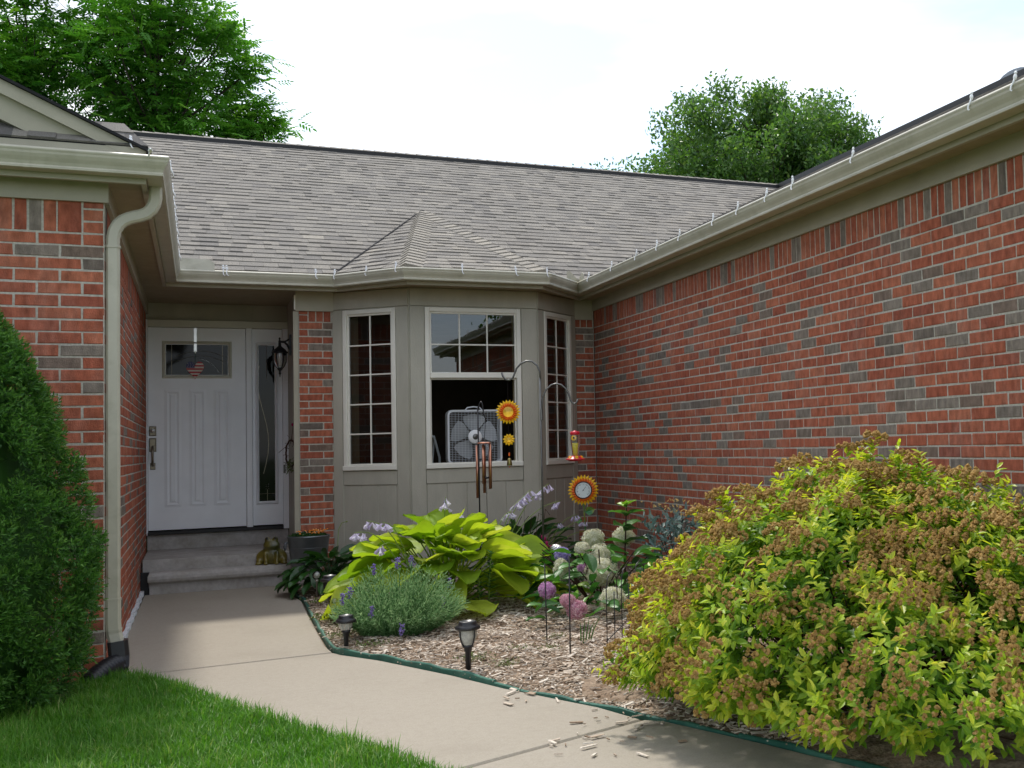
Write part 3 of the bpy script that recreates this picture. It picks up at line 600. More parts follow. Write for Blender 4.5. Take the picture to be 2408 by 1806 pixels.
q = MB(); q.tube([br+Vector((0, 0, .012)), ap+Vector((0, 0, .012))], .011, 6, flat=.6); q.obj('valley_strip', 'shingle_edge', roof_b)
q = MB(); q.tube([(EXR, EY, EZ+.012), (EXR+W_, YR, RZ+.01)], .012, 6, flat=.6); q.obj('valley_strip', 'shingle_edge', roof_m)
# eave return of the left gable, rake boards, gable wall
m = MB(); ry0, ry1 = -4.475, -4.285; zr0, zr1 = 2.898, 3.065
deck(m, [(-7.4, ry0, zr0), (-3.975, ry0, zr0), (-4.10, ry1, zr1), (-7.4, ry1, zr1)], .02); deck(m, [(-3.975, ry0, zr0), (-3.955, EY-.3, EZ), (-4.10, EY-.3, EZ+.07), (-4.10, ry1, zr1)], .02); roof_e = m.obj('eave_return', 'shingle_edge', house)
facet(roof_e, (-7.4, ry0, zr0), (1, 0, 0), (0, ry1-ry0, zr1-zr0), [(0, 0), (3.425, 0), (3.30, .252), (0, .252)], (0, -.88, 1), tone=(.36, .16))
m = MB(); gy = -4.29; m.quad((-4.05, gy, 2.86), (-4.05-2.7, gy, 2.86+2.7*SP), (-4.05-5.4, gy, 2.86)); m.obj('gable_wall', 'siding', house)
def rake(y0, y1, top, th, x0=-3.99, run=2.86, m_='trim', nm='rake_board'):
    q = MB(); z0 = EZ+SP*(EXL-x0)
    a = [(x0, z0+top), (x0-run, z0+top+SP*run), (x0-run, z0+top+SP*run-th), (x0-.0, z0+top-th)]
    q.add([(x, y0, z) for x, z in a]+[(x, y1, z) for x, z in a], [(0, 1, 2, 3), (7, 6, 5, 4), (0, 4, 5, 1), (1, 5, 6, 2), (2, 6, 7, 3), (3, 7, 4, 0)]); return q.obj(nm, m_, house)
rake(-4.47, -4.36, .012, .075); rake(-4.43, -4.34, -.063, .13, x0=-4.12, run=2.7); rake(-4.495, -4.30, .030, .016, x0=-3.96, m_='shingle_edge', nm='rake_shingles')
m = MB(); m.box((-7.4, -4.468, 2.80), (-3.985, -4.455, 2.894)); m.box((-3.99, -4.455, 2.80), (-3.978, EY-.5, EZ-.012)); m.obj('return_fascia', 'trim', house)
# write the shingle tabs: the largest in the picture one by one, the rest joined per roof
def tarea(t):
    roof, O, u, v, n, q, hgt, tn, whole, wd = t
    if not whole: return 0
    c = O+u*(q[0][0]+q[1][0])*.5+v*(q[0][1]+EXP*.5)
    if not inview(c, -10) or roof is roof_r: return 0
    return wd*EXP*ppm(c)**2*max(0, (CAMP-c).normalized().dot(n))
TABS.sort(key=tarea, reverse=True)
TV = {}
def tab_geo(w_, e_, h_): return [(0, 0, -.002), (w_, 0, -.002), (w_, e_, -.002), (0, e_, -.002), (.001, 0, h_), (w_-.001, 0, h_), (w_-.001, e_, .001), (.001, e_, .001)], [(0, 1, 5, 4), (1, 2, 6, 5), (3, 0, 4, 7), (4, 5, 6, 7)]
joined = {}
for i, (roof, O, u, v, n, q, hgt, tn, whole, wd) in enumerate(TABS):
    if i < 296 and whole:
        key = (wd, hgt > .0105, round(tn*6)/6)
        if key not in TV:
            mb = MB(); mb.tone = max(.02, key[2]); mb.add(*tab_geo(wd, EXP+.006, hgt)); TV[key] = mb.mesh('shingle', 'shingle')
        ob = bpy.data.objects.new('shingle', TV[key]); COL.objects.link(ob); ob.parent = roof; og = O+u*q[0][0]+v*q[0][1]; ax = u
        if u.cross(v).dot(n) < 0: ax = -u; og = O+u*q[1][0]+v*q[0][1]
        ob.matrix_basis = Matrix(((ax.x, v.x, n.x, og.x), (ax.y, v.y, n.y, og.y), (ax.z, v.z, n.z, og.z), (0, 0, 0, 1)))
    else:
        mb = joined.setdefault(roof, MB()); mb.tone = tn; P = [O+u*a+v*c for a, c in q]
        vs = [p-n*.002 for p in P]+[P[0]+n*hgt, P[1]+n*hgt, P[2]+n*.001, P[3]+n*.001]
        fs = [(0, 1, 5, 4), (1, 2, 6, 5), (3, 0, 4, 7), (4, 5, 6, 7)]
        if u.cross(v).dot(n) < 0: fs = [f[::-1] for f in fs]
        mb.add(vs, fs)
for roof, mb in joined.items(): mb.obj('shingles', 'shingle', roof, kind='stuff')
# small pale grit along the right roof edge
dish = thing('satellite_dish', 'round grey dish standing behind the right roof ridge', 'dish', (EXR+W_, .2, RZ))
dish.location = (5.02, -.75, RZ-.1)
m = MB(); ax_ = Vector((-.62, -.75, .25)); prof = [(.34*i/8, -.05+.06*(i/8)**2) for i in range(9)]; m.lathe(prof, (5.1, -.85, 5.25), 28, ax_); m.lathe([(r, h-.008) for r, h in prof][::-1], (5.1, -.85, 5.25), 28, ax_); m.obj('reflector', 'dish_paint', dish, True)
m = MB(); m.tube([(5.07, -.70, 5.27), (5.10, -.66, 5.12), (5.10, -.66, 4.98)], .018); m.obj('mast', 'grey_metal', dish)
# ------------------------------------------------------------------ bay window
B0_, B1_, B2_, B3_ = Vector((-2.578, 0, 0)), Vector((-1.968, -.559, 0)), Vector((-.762, -.559, 0)), Vector((-.212, 0, 0))
UZ = Vector((0, 0, 1))
def panel_frame(A, Bp):
    u = (Bp-A).normalized(); n = Vector((u.y, -u.x, 0)); return u, n, (Bp-A).length
def wall_with_hole(A, Bp, h0, h1, z0, z1, ztop):       # siding face with a window opening
    u, n, L = panel_frame(A, Bp); m = MB(); f = lambda a, c, za, zc: m.obox(A+u*a+UZ*za-n*.06, u, UZ, n, c-a, zc-za, .06)
    f(0, h0, 0, ztop); f(h1, L, 0, ztop); f(h0, h1, z1, ztop); f(h0, h1, 0, z0); return m.obj('siding_panel', 'siding', house)
def board(A, Bp, a, c, z0, z1, th=.018, nm='trim_board', m_='siding'):
    u, n, L = panel_frame(A, Bp); q = MB(); o = A+u*a+UZ*z0; e = .003
    w_, h_ = c-a, z1-z0; vs = [o, o+u*w_, o+u*w_+UZ*h_, o+UZ*h_]; vs2 = [o+u*e+UZ*e+n*th, o+u*(w_-e)+UZ*e+n*th, o+u*(w_-e)+UZ*(h_-e)+n*th, o+u*e+UZ*(h_-e)+n*th]
    q.add(vs+vs2, [(0, 1, 5, 4), (1, 2, 6, 5), (2, 3, 7, 6), (3, 0, 4, 7), (4, 5, 6, 7)]); return q.obj(nm, m_, house)
def window(A, Bp, a, c, z0, z1, cols, rows, double=False, label=None):
    """casing, sash, glazing bars and separate panes; a..c and z0..z1 are the outside of the casing"""
    u, n, L = panel_frame(A, Bp); cas = .042; w_ = empty('window', (0, 0, 0), house)
    if label: w_['label'] = label
    def bar(x0, x1, za, zb, d0, d1, nm, m_='vinyl', par=w_):
        q = MB(); e = min(.004, (x1-x0)*.2, (zb-za)*.2); o = A+u*x0+UZ*za; W, H = x1-x0, zb-za
        b0 = [o+n*d0, o+u*W+n*d0, o+u*W+UZ*H+n*d0, o+UZ*H+n*d0]; b1 = [p+n*(d1-d0-e) for p in b0]; b2 = [o+u*e+UZ*e+n*d1, o+u*(W-e)+UZ*e+n*d1, o+u*(W-e)+UZ*(H-e)+n*d1, o+u*e+UZ*(H-e)+n*d1]
        q.add(b0+b1+b2, [(i, (i+1) % 4, 4+(i+1) % 4, 4+i) for i in range(4)]+[(4+i, 4+(i+1) % 4, 8+(i+1) % 4, 8+i) for i in range(4)]+[(8, 9, 10, 11)]); return q.obj(nm, m_, par)
    D0, D1 = -.05, .022
    bar(a, a+cas, z0, z1, D0, D1, 'casing'); bar(c-cas, c, z0, z1, D0, D1, 'casing'); bar(a+cas, c-cas, z1-cas, z1, D0, D1-.002, 'casing'); bar(a-.004, c+.004, z0-.006, z0+cas*.9, D0, D1+.012, 'sill')
    def sash(x0, x1, za, zb, d, cols, rows, glass=True, fr=.018):
        bar(x0, x0+fr, za, zb, d-.02, d+.008, 'sash'); bar(x1-fr, x1, za, zb, d-.02, d+.008, 'sash'); bar(x0+fr, x1-fr, zb-fr, zb, d-.02, d+.007, 'sash'); bar(x0+fr, x1-fr, za, za+fr, d-.02, d+.007, 'sash')
        if not glass: return
        xs = [x0+fr+(x1-x0-2*fr)*i/cols for i in range(cols+1)]; zs = [za+fr+(zb-za-2*fr)*i/rows for i in range(rows+1)]; t = .007
        for i in range(cols):
            for j in range(rows):
                q = MB(); o = A+n*(d-.006); q.quad(o+u*xs[i]+UZ*zs[j], o+u*xs[i+1]+UZ*zs[j], o+u*xs[i+1]+UZ*zs[j+1], o+u*xs[i]+UZ*zs[j+1]); q.obj('pane', 'glass', w_)
        for x in xs[1:-1]: bar(x-t, x+t, zs[0], zs[-1], d-.012, d+.002, 'glazing_bar')
        for z_ in zs[1:-1]: bar(xs[0], xs[-1], z_-t, z_+t, d-.013, d+.001, 'glazing_bar')
    if double:
        zm = (z0+z1)*.5+.115; sash(a+cas, c-cas, zm-.018, z1-cas, .0, cols, rows); bar(a+cas, c-cas, zm-.028, zm+.026, -.03, .014, 'meeting_rail')
        sash(a+cas+.004, c-cas-.004, z0+cas*.8, zm-.03, -.022, 1, 1, glass=False, fr=.012)
    else: sash(a+cas, c-cas, z0+cas*.9, z1-cas, -.002, cols, rows)
    return w_
ZW0, ZW1 = 1.028, 2.534
for A, Bp, a, c, lab in ((B0_, B1_, .125, .685, None), (B1_, B2_, .142, 1.042, None), (B2_, B3_, .13, .675, None)):
    wall_with_hole(A, Bp, a+.03, c-.03, ZW0+.03, ZW1-.03, 2.72)
window(B0_, B1_, .115, .688, ZW0, ZW1, 2, 5, label='tall two-column window on the left side of the bay')
window(B1_, B2_, .140, 1.044, ZW0, ZW1, 3, 2, True, label='centre bay window with its lower half open')
window(B2_, B3_, .125, .68, ZW0, ZW1, 2, 5, label='narrow-looking window on the right side of the bay')
for A, Bp, a, c in ((B0_, B1_, .115, .688), (B1_, B2_, .140, 1.044), (B2_, B3_, .125, .68)):
    u, n, L = panel_frame(A, Bp)
    board(A, Bp, .004, L-.004, 2.545, 2.71, .016)                       # head band
    board(A, Bp, .003, a-.006, .0, 2.541, .016); board(A, Bp, c+.006, L-.003, .0, 2.541, .016)   # corner boards
    board(A, Bp, a-.004, c+.004, .885, ZW0-.010, .014)                  # apron
    x = a; w_ = .185
    while x < c-.02: board(A, Bp, x+.0025, min(x+w_, c)-.0025, .0, .882, .006, 'siding_board'); x += w_
# ------------------------------------------------------------------ porch and door
m = MB(); m.box((-2.905, .0, 0), (-2.895, YD, 2.72)); m.box((-2.895, .03, 0), (-2.60, .1, 2.7)); m.obj('porch_side_wall', 'siding', house)
m = MB(); m.box((-2.932, -.006, .0), (-2.888, .03, 2.53)); m.obj('corner_trim', 'trim', house)
m = MB(); m.box((XL, YD+.02, 2.552), (-2.9, YD+.1, 2.72)); m.obj('door_wall', 'siding', house)
def fbox(nm, x0, x1, z0, z1, d0, d1, m_, par, e=.005):  # bevelled block on the door wall, d towards the viewer
    q = MB(); y0, y1 = YD-d0, YD-d1
    b0 = [(x0, y0, z0), (x1, y0, z0), (x1, y0, z1), (x0, y0, z1)]; b1 = [(x, y1+e, z) for x, y, z in b0]; b2 = [(x0+e, y1, z0+e), (x1-e, y1, z0+e), (x1-e, y1, z1-e), (x0+e, y1, z1-e)]
    q.add(b0+b1+b2, [(i, (i+1) % 4, 4+(i+1) % 4, 4+i) for i in range(4)]+[(4+i, 4+(i+1) % 4, 8+(i+1) % 4, 8+i) for i in range(4)]+[(8, 9, 10, 11)]); return q.obj(nm, m_, par)
fr = empty('door_frame', (0, 0, 0), house)
fbox('jamb', XL, -4.180, .437, 2.55, -.03, .03, 'door_paint', fr); fbox('jamb', -3.298, -3.242, .437, 2.478, -.03, .03, 'door_paint', fr); fbox('jamb', -2.957, -2.885, .437, 2.478, -.03, .03, 'door_paint', fr)
fbox('head', -4.180, -2.885, 2.478, 2.55, -.03, .032, 'door_trim', fr); fbox('threshold', -4.180, -2.957, .437, .470, -.03, .05, 'black_rubber', fr)
dn = empty('door', (0, 0, 0), house); dn['label'] = 'white front door with three tall panels and a wide glass light'
DX0, DX1, DZ0, DZ1 = -4.177, -3.301, .482, 2.474
gx0, gx1, gz0, gz1 = -4.02, -3.464, 2.006, 2.307
q = MB(); q.box((DX0, YD, DZ0), (DX1, YD+.04, gz0-.0)); q.box((DX0, YD, gz1), (DX1, YD+.04, DZ1)); q.box((DX0, YD, gz0), (gx0, YD+.04, gz1)); q.box((gx1, YD, gz0), (DX1, YD+.04, gz1)); q.obj('leaf', 'door_paint', dn)
def ring(nm, x0, x1, z0, z1, w_, d, m_, par):           # moulded frame
    q = MB(); o = [(x0, z0), (x1, z0), (x1, z1), (x0, z1)]; c_ = [(x0+w_*.5, z0+w_*.5), (x1-w_*.5, z0+w_*.5), (x1-w_*.5, z1-w_*.5), (x0+w_*.5, z1-w_*.5)]; i_ = [(x0+w_, z0+w_), (x1-w_, z0+w_), (x1-w_, z1-w_), (x0+w_, z1-w_)]
    vs = [(x, YD, z) for x, z in o]+[(x, YD-d, z) for x, z in c_]+[(x, YD+.004, z) for x, z in i_]
    q.add(vs, [(i, (i+1) % 4, 4+(i+1) % 4, 4+i) for i in range(4)]+[(4+i, 4+(i+1) % 4, 8+(i+1) % 4, 8+i) for i in range(4)]); return q.obj(nm, m_, par)
ring('light_frame', gx0-.036, gx1+.036, gz0-.036, gz1+.036, .036, .016, 'door_trim', dn)
q = MB(); q.quad((gx0, YD+.008, gz0), (gx1, YD+.008, gz0), (gx1, YD+.008, gz1), (gx0, YD+.008, gz1)); q.obj('glass', 'dark_glass', dn)
q = MB()                                                # leaded arcs in the glass
arc = [(gx0+.08+(gx1-gx0-.1)*t, gz0+.10+.09*math.sin(PI*(t*.8+.1))) for t in [i/14 for i in range(15)]]
q.tube([(x, YD+.006, z) for x, z in arc], .0022, 5); q.tube([(x, YD+.006, z+.05) for x, z in arc], .0022, 5); q.tube([(gx1-.05, YD+.006, gz0), (gx1-.05, YD+.006, gz1)], .0022, 5); q.tube([(gx0+.05, YD+.006, gz0), (gx0+.05, YD+.006, gz1)], .0022, 5); q.obj('leading', 'pewter', dn)
q = MB(); q.tube([(gx0+.30+.012*i, YD+.004, gz0+.158-.0006*i*i) for i in range(16)], .0045, 5); q.obj('bevel_strip', 'clear_glass', dn)
for x0, x1 in ((-4.037, -3.883), (-3.816, -3.661), (-3.596, -3.441)):
    ring('raised_panel', x0, x1, .70, 1.862, .05, .006, 'door_paint', dn)
    q = MB(); q.add([(x0+.04, YD+.004, .74), (x1-.04, YD+.004, .74), (x1-.04, YD+.004, 1.822), (x0+.04, YD+.004, 1.822), (x0+.06, YD-.007, .765), (x1-.06, YD-.007, .765), (x1-.06, YD-.007, 1.80), (x0+.06, YD-.007, 1.80)], [(i, (i+1) % 4, 4+(i+1) % 4, 4+i) for i in range(4)]+[(4, 5, 6, 7)]); q.obj('raised_panel', 'door_paint', dn)
hd = empty('door_handle', (0, 0, 0), dn)
# handle set is small: written directly under the door
bpy.data.objects.remove(hd)
fbox('deadbolt', -4.168, -4.106, 1.405, 1.50, 0, .014, 'pewter', dn, .008); q = MB(); q.lathe([(0, .03), (.012, .03), (.02, .02), (.022, .0)], (-4.137, YD-.01, 1.456), 14, (0, -1, 0)); q.obj('keyhole', 'steel', dn, True)
fbox('handle_plate', -4.168, -4.106, 1.25, 1.385, 0, .014, 'pewter', dn, .008)
q = MB(); q.tube([(-4.137, YD-.012, 1.30), (-4.137, YD-.045, 1.285), (-4.137, YD-.06, 1.24), (-4.137, YD-.055, 1.19), (-4.137, YD-.03, 1.135), (-4.137, YD-.01, 1.115)], [.014, .013, .011, .010, .011, .013], 8); q.obj('grip', 'pewter', dn, True)
fbox('handle_foot', -4.16, -4.114, 1.075, 1.14, 0, .012, 'pewter', dn, .006)
sl_ = empty('sidelight', (0, 0, 0), house)
sx0, sx1, sz0, sz1 = -3.18, -3.03, .722, 2.309
q = MB(); q.box((-3.239, YD+.004, .482), (sx0, YD+.04, 2.474)); q.box((sx1, YD+.004, .482), (-2.959, YD+.04, 2.474)); q.box((sx0, YD+.004, .482), (sx1, YD+.04, sz0)); q.box((sx0, YD+.004, sz1), (sx1, YD+.04, 2.474)); q.obj('leaf', 'door_paint', sl_)
ring('light_frame', sx0-.032, sx1+.032, sz0-.032, sz1+.032, .03, .014, 'door_paint', sl_)
q = MB(); q.quad((sx0, YD+.01, sz0), (sx1, YD+.01, sz0), (sx1, YD+.01, sz1), (sx0, YD+.01, sz1)); q.obj('glass', 'dark_glass', sl_)
q = MB(); q.tube([(sx0+.075, YD+.008, sz0), (sx0+.075, YD+.008, sz0+.12)], .002, 5); q.tube([(sx0, YD+.008, sz0+.075), (sx1, YD+.008, sz0+.075)], .002, 5); q.tube([(sx0+.04+.05*math.sin(t*.5), YD+.008, 1.0+t*.1) for t in range(12)], .003, 5); q.tube([(sx0+.075, YD+.008, sz1), (sx0+.075, YD+.008, sz1-.35)], .002, 5); q.obj('leading', 'pewter', sl_)
q = MB()
for i in range(2):
    for j in range(3): q.ball((sx0+.065+.022*i, YD+.004, sz0+.125+.022*j), .006, 8, 5)
q.obj('glass_beads', 'clear_glass', sl_)
q = MB(); q.box((-2.955, YD-.045, 1.0), (-2.935, YD-.03, 1.085)); q.obj('strike_plate', 'grey_metal', fr)
# steps: porch slab and one separate bullnosed step
st = thing('porch_steps', 'grey concrete porch slab and rounded step below the white front door', 'steps', (-3.5, 0, 0))
q = MB(); q.box((XL+.015, -.02, -.05), (-2.915, YD+.02, .292)); q.obj('porch_slab', 'step_concrete', st)
q = MB(); q.box((XL+.01, YD-.012, .293), (-2.912, YD+.06, .437)); q.obj('sill_step', 'step_concrete', st)
q = MB(); pr = [(-.03, -.02), (-.14, -.02), (-.15, 0), (-.15, .095), (-.175, .098), (-.195, .112), (-.203, .135), (-.20, .16), (-.185, .182), (-.16, .192), (-.03, .195)]; x0, x1 = -4.135, -2.86; k = len(pr)
q.add([(x0+(.0 if i in (5, 6, 7) else .012), y, z) for i, (y, z) in enumerate(pr)]+[(x1, y, z) for y, z in pr], [(j, (j+1) % k, k+(j+1) % k, k+j) for j in range(k)]+[tuple(range(k-1, -1, -1)), tuple(range(k, 2*k))]); q.obj('bottom_step', 'step_concrete', st)
q = MB(); q.box((XL+.0, -.10, -.06), (-4.125, -.05, .19)); q.obj('gap_filler', 'black_rubber', st)
# ------------------------------------------------------------------ room behind the glass
q = MB(); zf, zc = .42, 2.56
q.box((-2.88, 3.2, zf), (1.4, 3.25, zc)); q.box((1.4, .11, zf), (1.45, 3.2, zc)); q.box((-2.89, .11, zf), (-2.83, 3.2, zc)); q.box((-.2, .1, zf), (1.4, .14, zc)); q.box((-2.83, .1, zf), (-2.59, .14, zc))
bayp = [(1.4, .11), (1.4, 3.2), (-2.83, 3.2), (-2.83, .11), (-2.56, .06), (-1.93, -.50), (-.80, -.50), (-.24, .06)]; q.prism(bayp[::-1] if False else bayp, zf-.05, zf); q.prism(bayp, zc, zc+.04)
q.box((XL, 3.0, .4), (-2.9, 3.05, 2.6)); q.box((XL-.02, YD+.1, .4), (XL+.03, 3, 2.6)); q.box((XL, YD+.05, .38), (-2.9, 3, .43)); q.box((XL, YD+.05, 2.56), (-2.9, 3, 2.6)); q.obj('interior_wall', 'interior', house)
q = MB()
for A, Bp, a, c in ((B0_, B1_, .115, .688), (B1_, B2_, .140, 1.044), (B2_, B3_, .125, .68)):
    u, n, L = panel_frame(A, Bp); q.obox(A+u*(a+.028)-n*.17+UZ*(ZW0+.01), u, UZ, n, .012, ZW1-ZW0-.02, .11); q.obox(A+u*(c-.04)-n*.17+UZ*(ZW0+.01), u, UZ, n, .012, ZW1-ZW0-.02, .11)
q.obj('inner_jamb', 'interior_trim', house)
q = MB(); q.box((-1.79, -.50, ZW0-.02), (-.94, -.36, ZW0+.014)); q.obj('window_stool', 'interior_trim', house)
# box fan standing in the open sash
fan = thing('box_fan', 'pale square box fan with wire grille standing in the open bay window', 'fan', (-1.355, -.42, 1.045))
FXc, FZc, FH = -1.355, 1.312, .258; fy0, fy1 = -.475, -.365
def rr(h, r=.05, n=5):
    p = []
    for cx_, cz_, a0 in ((h-r, h-r, 0), (-h+r, h-r, 90), (-h+r, -h+r, 180), (h-r, -h+r, 270)):
        for i in range(n+1): a = math.radians(a0+90*i/n); p.append((cx_+r*math.cos(a), cz_+r*math.sin(a)))
    return p
q = MB(); o_, i_ = rr(FH), rr(FH-.018, .036); k = len(o_)
vs = [(FXc+x, fy0, FZc+z) for x, z in o_]+[(FXc+x, fy0, FZc+z) for x, z in i_]+[(FXc+x, fy1, FZc+z) for x, z in o_]+[(FXc+x, fy1, FZc+z) for x, z in i_]
q.add(vs, [(j, (j+1) % k, k+(j+1) % k, k+j) for j in range(k)]+[(2*k+j, 3*k+j, 3*k+(j+1) % k, 2*k+(j+1) % k) for j in range(k)]+[(j, 2*k+j, 2*k+(j+1) % k, (j+1) % k) for j in range(k)]+[(k+j, k+(j+1) % k, 3*k+(j+1) % k, 3*k+j) for j in range(k)]); q.obj('housing', 'fan_plastic', fan)
q = MB()
for yy in (fy0+.003,):
    for i in range(1, 30):
        t = -FH+.012+i*(2*FH-.024)/30; q.tube([(FXc-FH+.012, yy, FZc+t), (FXc+FH-.012, yy, FZc+t)], .0013, 4)
    for i in range(1, 16):
        t = -FH+.012+i*(2*FH-.024)/16; q.tube([(FXc+t, yy+.003, FZc-FH+.012), (FXc+t, yy+.003, FZc+FH-.012)], .0013, 4)
q.obj('grille', 'fan_plastic', fan)
q = MB(); q.lathe([(0, .022), (.055, .02), (.064, .012), (.066, 0)], (FXc, fy0+.004, FZc), 24, (0, -1, 0)); q.obj('hub_plate', 'white_plastic', fan, True)
q = MB(); q.lathe([(.0, .027), (.024, .026), (.03, .018)], (FXc, fy0+.004, FZc), 20, (0, -1, 0)); q.obj('hub_badge', 'grey_metal', fan, True)
for i in range(5):
    q = MB(); a = 2*PI*i/5+.3; P0 = []
    for s_ in range(7):
        r_ = .04+.18*s_/6; hw_ = (.30+.28*math.sin(PI*s_/6*.8))
        for t in (-1, 0, 1): aa = a+t*hw_; P0.append((FXc+r_*math.cos(aa), -.42+.022*t, FZc+r_*math.sin(aa)))
    q.add(P0, [(s_*3+t, s_*3+t+1, s_*3+t+4, s_*3+t+3) for s_ in range(6) for t in range(2)]); q.obj('blade', 'fan_blade', fan, True)
q = MB(); q.tube([(FXc-.08, -.42, FZc+FH-.004), (FXc-.06, -.42, FZc+FH+.022), (FXc, -.42, FZc+FH+.03), (FXc+.06, -.42, FZc+FH+.022), (FXc+.08, -.42, FZc+FH-.004)], .007, 6); q.obj('handle', 'fan_plastic', fan, True)
# spindle-back chair inside
ch = thing('spindle_chair', 'pale spindle-back chair seen inside the bay behind the fan', 'chair', (-1.80, .22, .42))
q = MB(); q.prism([(-1.80+.21*math.cos(a)*1.0, .22+.2*math.sin(a)) for a in [2*PI*i/16 for i in range(16)]], .84, .875); q.obj('seat', 'chair_paint', ch)
q = MB(); q.tube([(-2.0, .02, .87), (-1.985, -.06, 1.12), (-1.93, -.09, 1.32), (-1.80, -.10, 1.40), (-1.67, -.09, 1.32), (-1.615, -.06, 1.12), (-1.60, .02, .87)], .012, 8); q.obj('backrest', 'chair_paint', ch, True)
for i in range(5):
    t = -.12+.06*i; q = MB(); q.tube([(-1.80+t, .02, .87), (-1.80+t*1.1, -.095, 1.39-abs(t)*.45)], .006, 6); q.obj('spindle', 'chair_paint', ch)
for sx_, sy_ in ((-1, -1), (1, -1), (-1, 1), (1, 1)):
    q = MB(); q.tube([(-1.80+.13*sx_, .22+.12*sy_, .85), (-1.80+.18*sx_, .22+.17*sy_, .42)], .014, 7); q.obj('leg', 'chair_paint', ch)
q = MB(); q.tube([(-2.33, -.02, .87), (-2.36, -.10, 1.2), (-2.30, -.13, 1.36), (-2.2, -.13, 1.40)], .012, 8)

# ------------------------------------------------------------------ things fixed to the house
# cat-shaped clips along the gutters
def clip_mesh():
    q = MB()
    q.ball((0, 0, .034), .013, 10, 7, (.9, .55, 1.25)); q.ball((0, 0, .054), .009, 10, 6, (1, .7, .9)); q.add([(-.008, 0, .060), (-.002, 0, .061), (-.006, 0, .069), (.008, 0, .060), (.002, 0, .061), (.006, 0, .069)], [(0, 1, 2), (3, 5, 4)])
    q.tube([(0, 0, .03), (-.004, -.004, .01), (-.006, -.012, -.008), (-.003, -.016, -.024), (.004, -.016, -.032), (.008, -.014, -.028)], [.006, .005, .0045, .004, .0035, .003], 6)
    return q.mesh('gutter_clip', 'white_plastic', True)
CM = clip_mesh()
def clip(x, y, z, rz, lab, s=1., tilt=0):
    o = bpy.data.objects.new('gutter_clip', CM); COL.objects.link(o); o.location = (x, y, z); o.rotation_euler = (tilt, random.gauss(0, .12), rz+random.gauss(0, .15)); o.scale = (s, s, s); tag(o, lab, 'clip', 'white clips along the gutters')
ORD = ['first', 'second', 'third', 'fourth', 'fifth', 'sixth', 'seventh', 'eighth', 'ninth', 'tenth', 'eleventh', 'twelfth']
for i, y in enumerate((-.875, -1.57, -2.226, -2.73, -3.22, -3.875, -4.30, -4.75, -5.13, -5.87, -7.0, -7.33)): clip(-.325, y, ZT-.004, -PI/2, 'white cat-shaped clip on the long brick wall gutter, %s from the bay' % ORD[i])
for i, x in enumerate((-3.527, -3.498, -2.759)): clip(x, -.394, ZT-.004, 0, 'white cat-shaped clip on the porch gutter, %s from the splash guard' % ORD[i])
for i, (x, y, r_) in enumerate(((-2.60, -.41, -.3), (-2.36, -.70, -.7), (-2.146, -1.0, -.3), (-1.57, -1.046, 0), (-1.074, -1.046, 0), (-.78, -1.04, .2))): clip(x, y, ZT-.004, r_, 'white cat-shaped clip on the bay window gutter, %s from the porch' % ORD[i])
for i, y in enumerate((-4.25, -3.65, -3.25, -2.85, -2.7, -2.3, -1.8, -1.15)): clip(-3.872, y, ZT+.002, PI/2, 'white cat-shaped clip on the side gutter of the gable wing, %s from its corner' % ORD[i])
clip(-3.96, -4.60, ZT+.012, 0, 'white plastic clip lying on its side at the gutter corner above the downspout', 1.1, 1.4)
clip(-4.06, -4.47, 2.905, .5, 'white plastic clip on the shingle edge of the gable', .9, -.3)
# wall lantern
LX, LY_ = -3.01, .66
la = thing('wall_lantern', 'black wall lantern with clear glass on a scrolled arm beside the door', 'lantern', (-2.906, LY_, 2.2))
q = MB(); q.box((-2.922, LY_-.05, 2.17), (-2.906, LY_+.05, 2.37)); q.obj('backplate', 'black_metal', la)
q = MB(); q.tube([(-2.915, LY_, 2.22), (-2.94, LY_, 2.27), (-2.965, LY_, 2.297), (-3.0, LY_, 2.302), (LX, LY_, 2.30)], .011, 8); q.tube([(-2.915, LY_, 2.33), (-2.96, LY_, 2.305), (-3.0, LY_, 2.302)], .009, 8); q.obj('arm', 'black_metal', la, True)
q = MB(); q.lathe([(0, 2.345), (.008, 2.34), (.010, 2.33), (.006, 2.32), (.012, 2.31), (.014, 2.26), (.022, 2.25), (.052, 2.225), (.066, 2.205), (.080, 2.198), (.078, 2.190), (.055, 2.188), (.0, 2.188)], (LX, LY_, 0), 18); q.obj('cap', 'black_metal', la, True)
q = MB(); q.lathe([(.056, 2.187), (.060, 2.15), (.056, 2.105), (.038, 2.06), (.016, 2.035)], (LX, LY_, 0), 18); q.obj('globe', 'clear_glass', la, True)
for i in range(6):
    a = PI*i/3; q = MB(); q.tube([(LX+math.cos(a)*r_, LY_+math.sin(a)*r_, z) for r_, z in ((.060, 2.19), (.064, 2.15), (.060, 2.105), (.042, 2.06), (.018, 2.03))], .004, 5); q.obj('rib', 'black_metal', la, True)
q = MB(); q.lathe([(.022, 2.045), (.024, 2.03), (.012, 2.015), (.008, 2.0), (.013, 1.99), (.007, 1.98), (.003, 1.955), (0, 1.95)], (LX, LY_, 0), 14); q.obj('finial', 'black_metal', la, True)
q = MB(); q.lathe([(0, 2.06), (.009, 2.065), (.013, 2.10), (.012, 2.15), (.009, 2.187)], (LX, LY_, 0), 10); q.obj('bulb', 'flag_white', la, True)
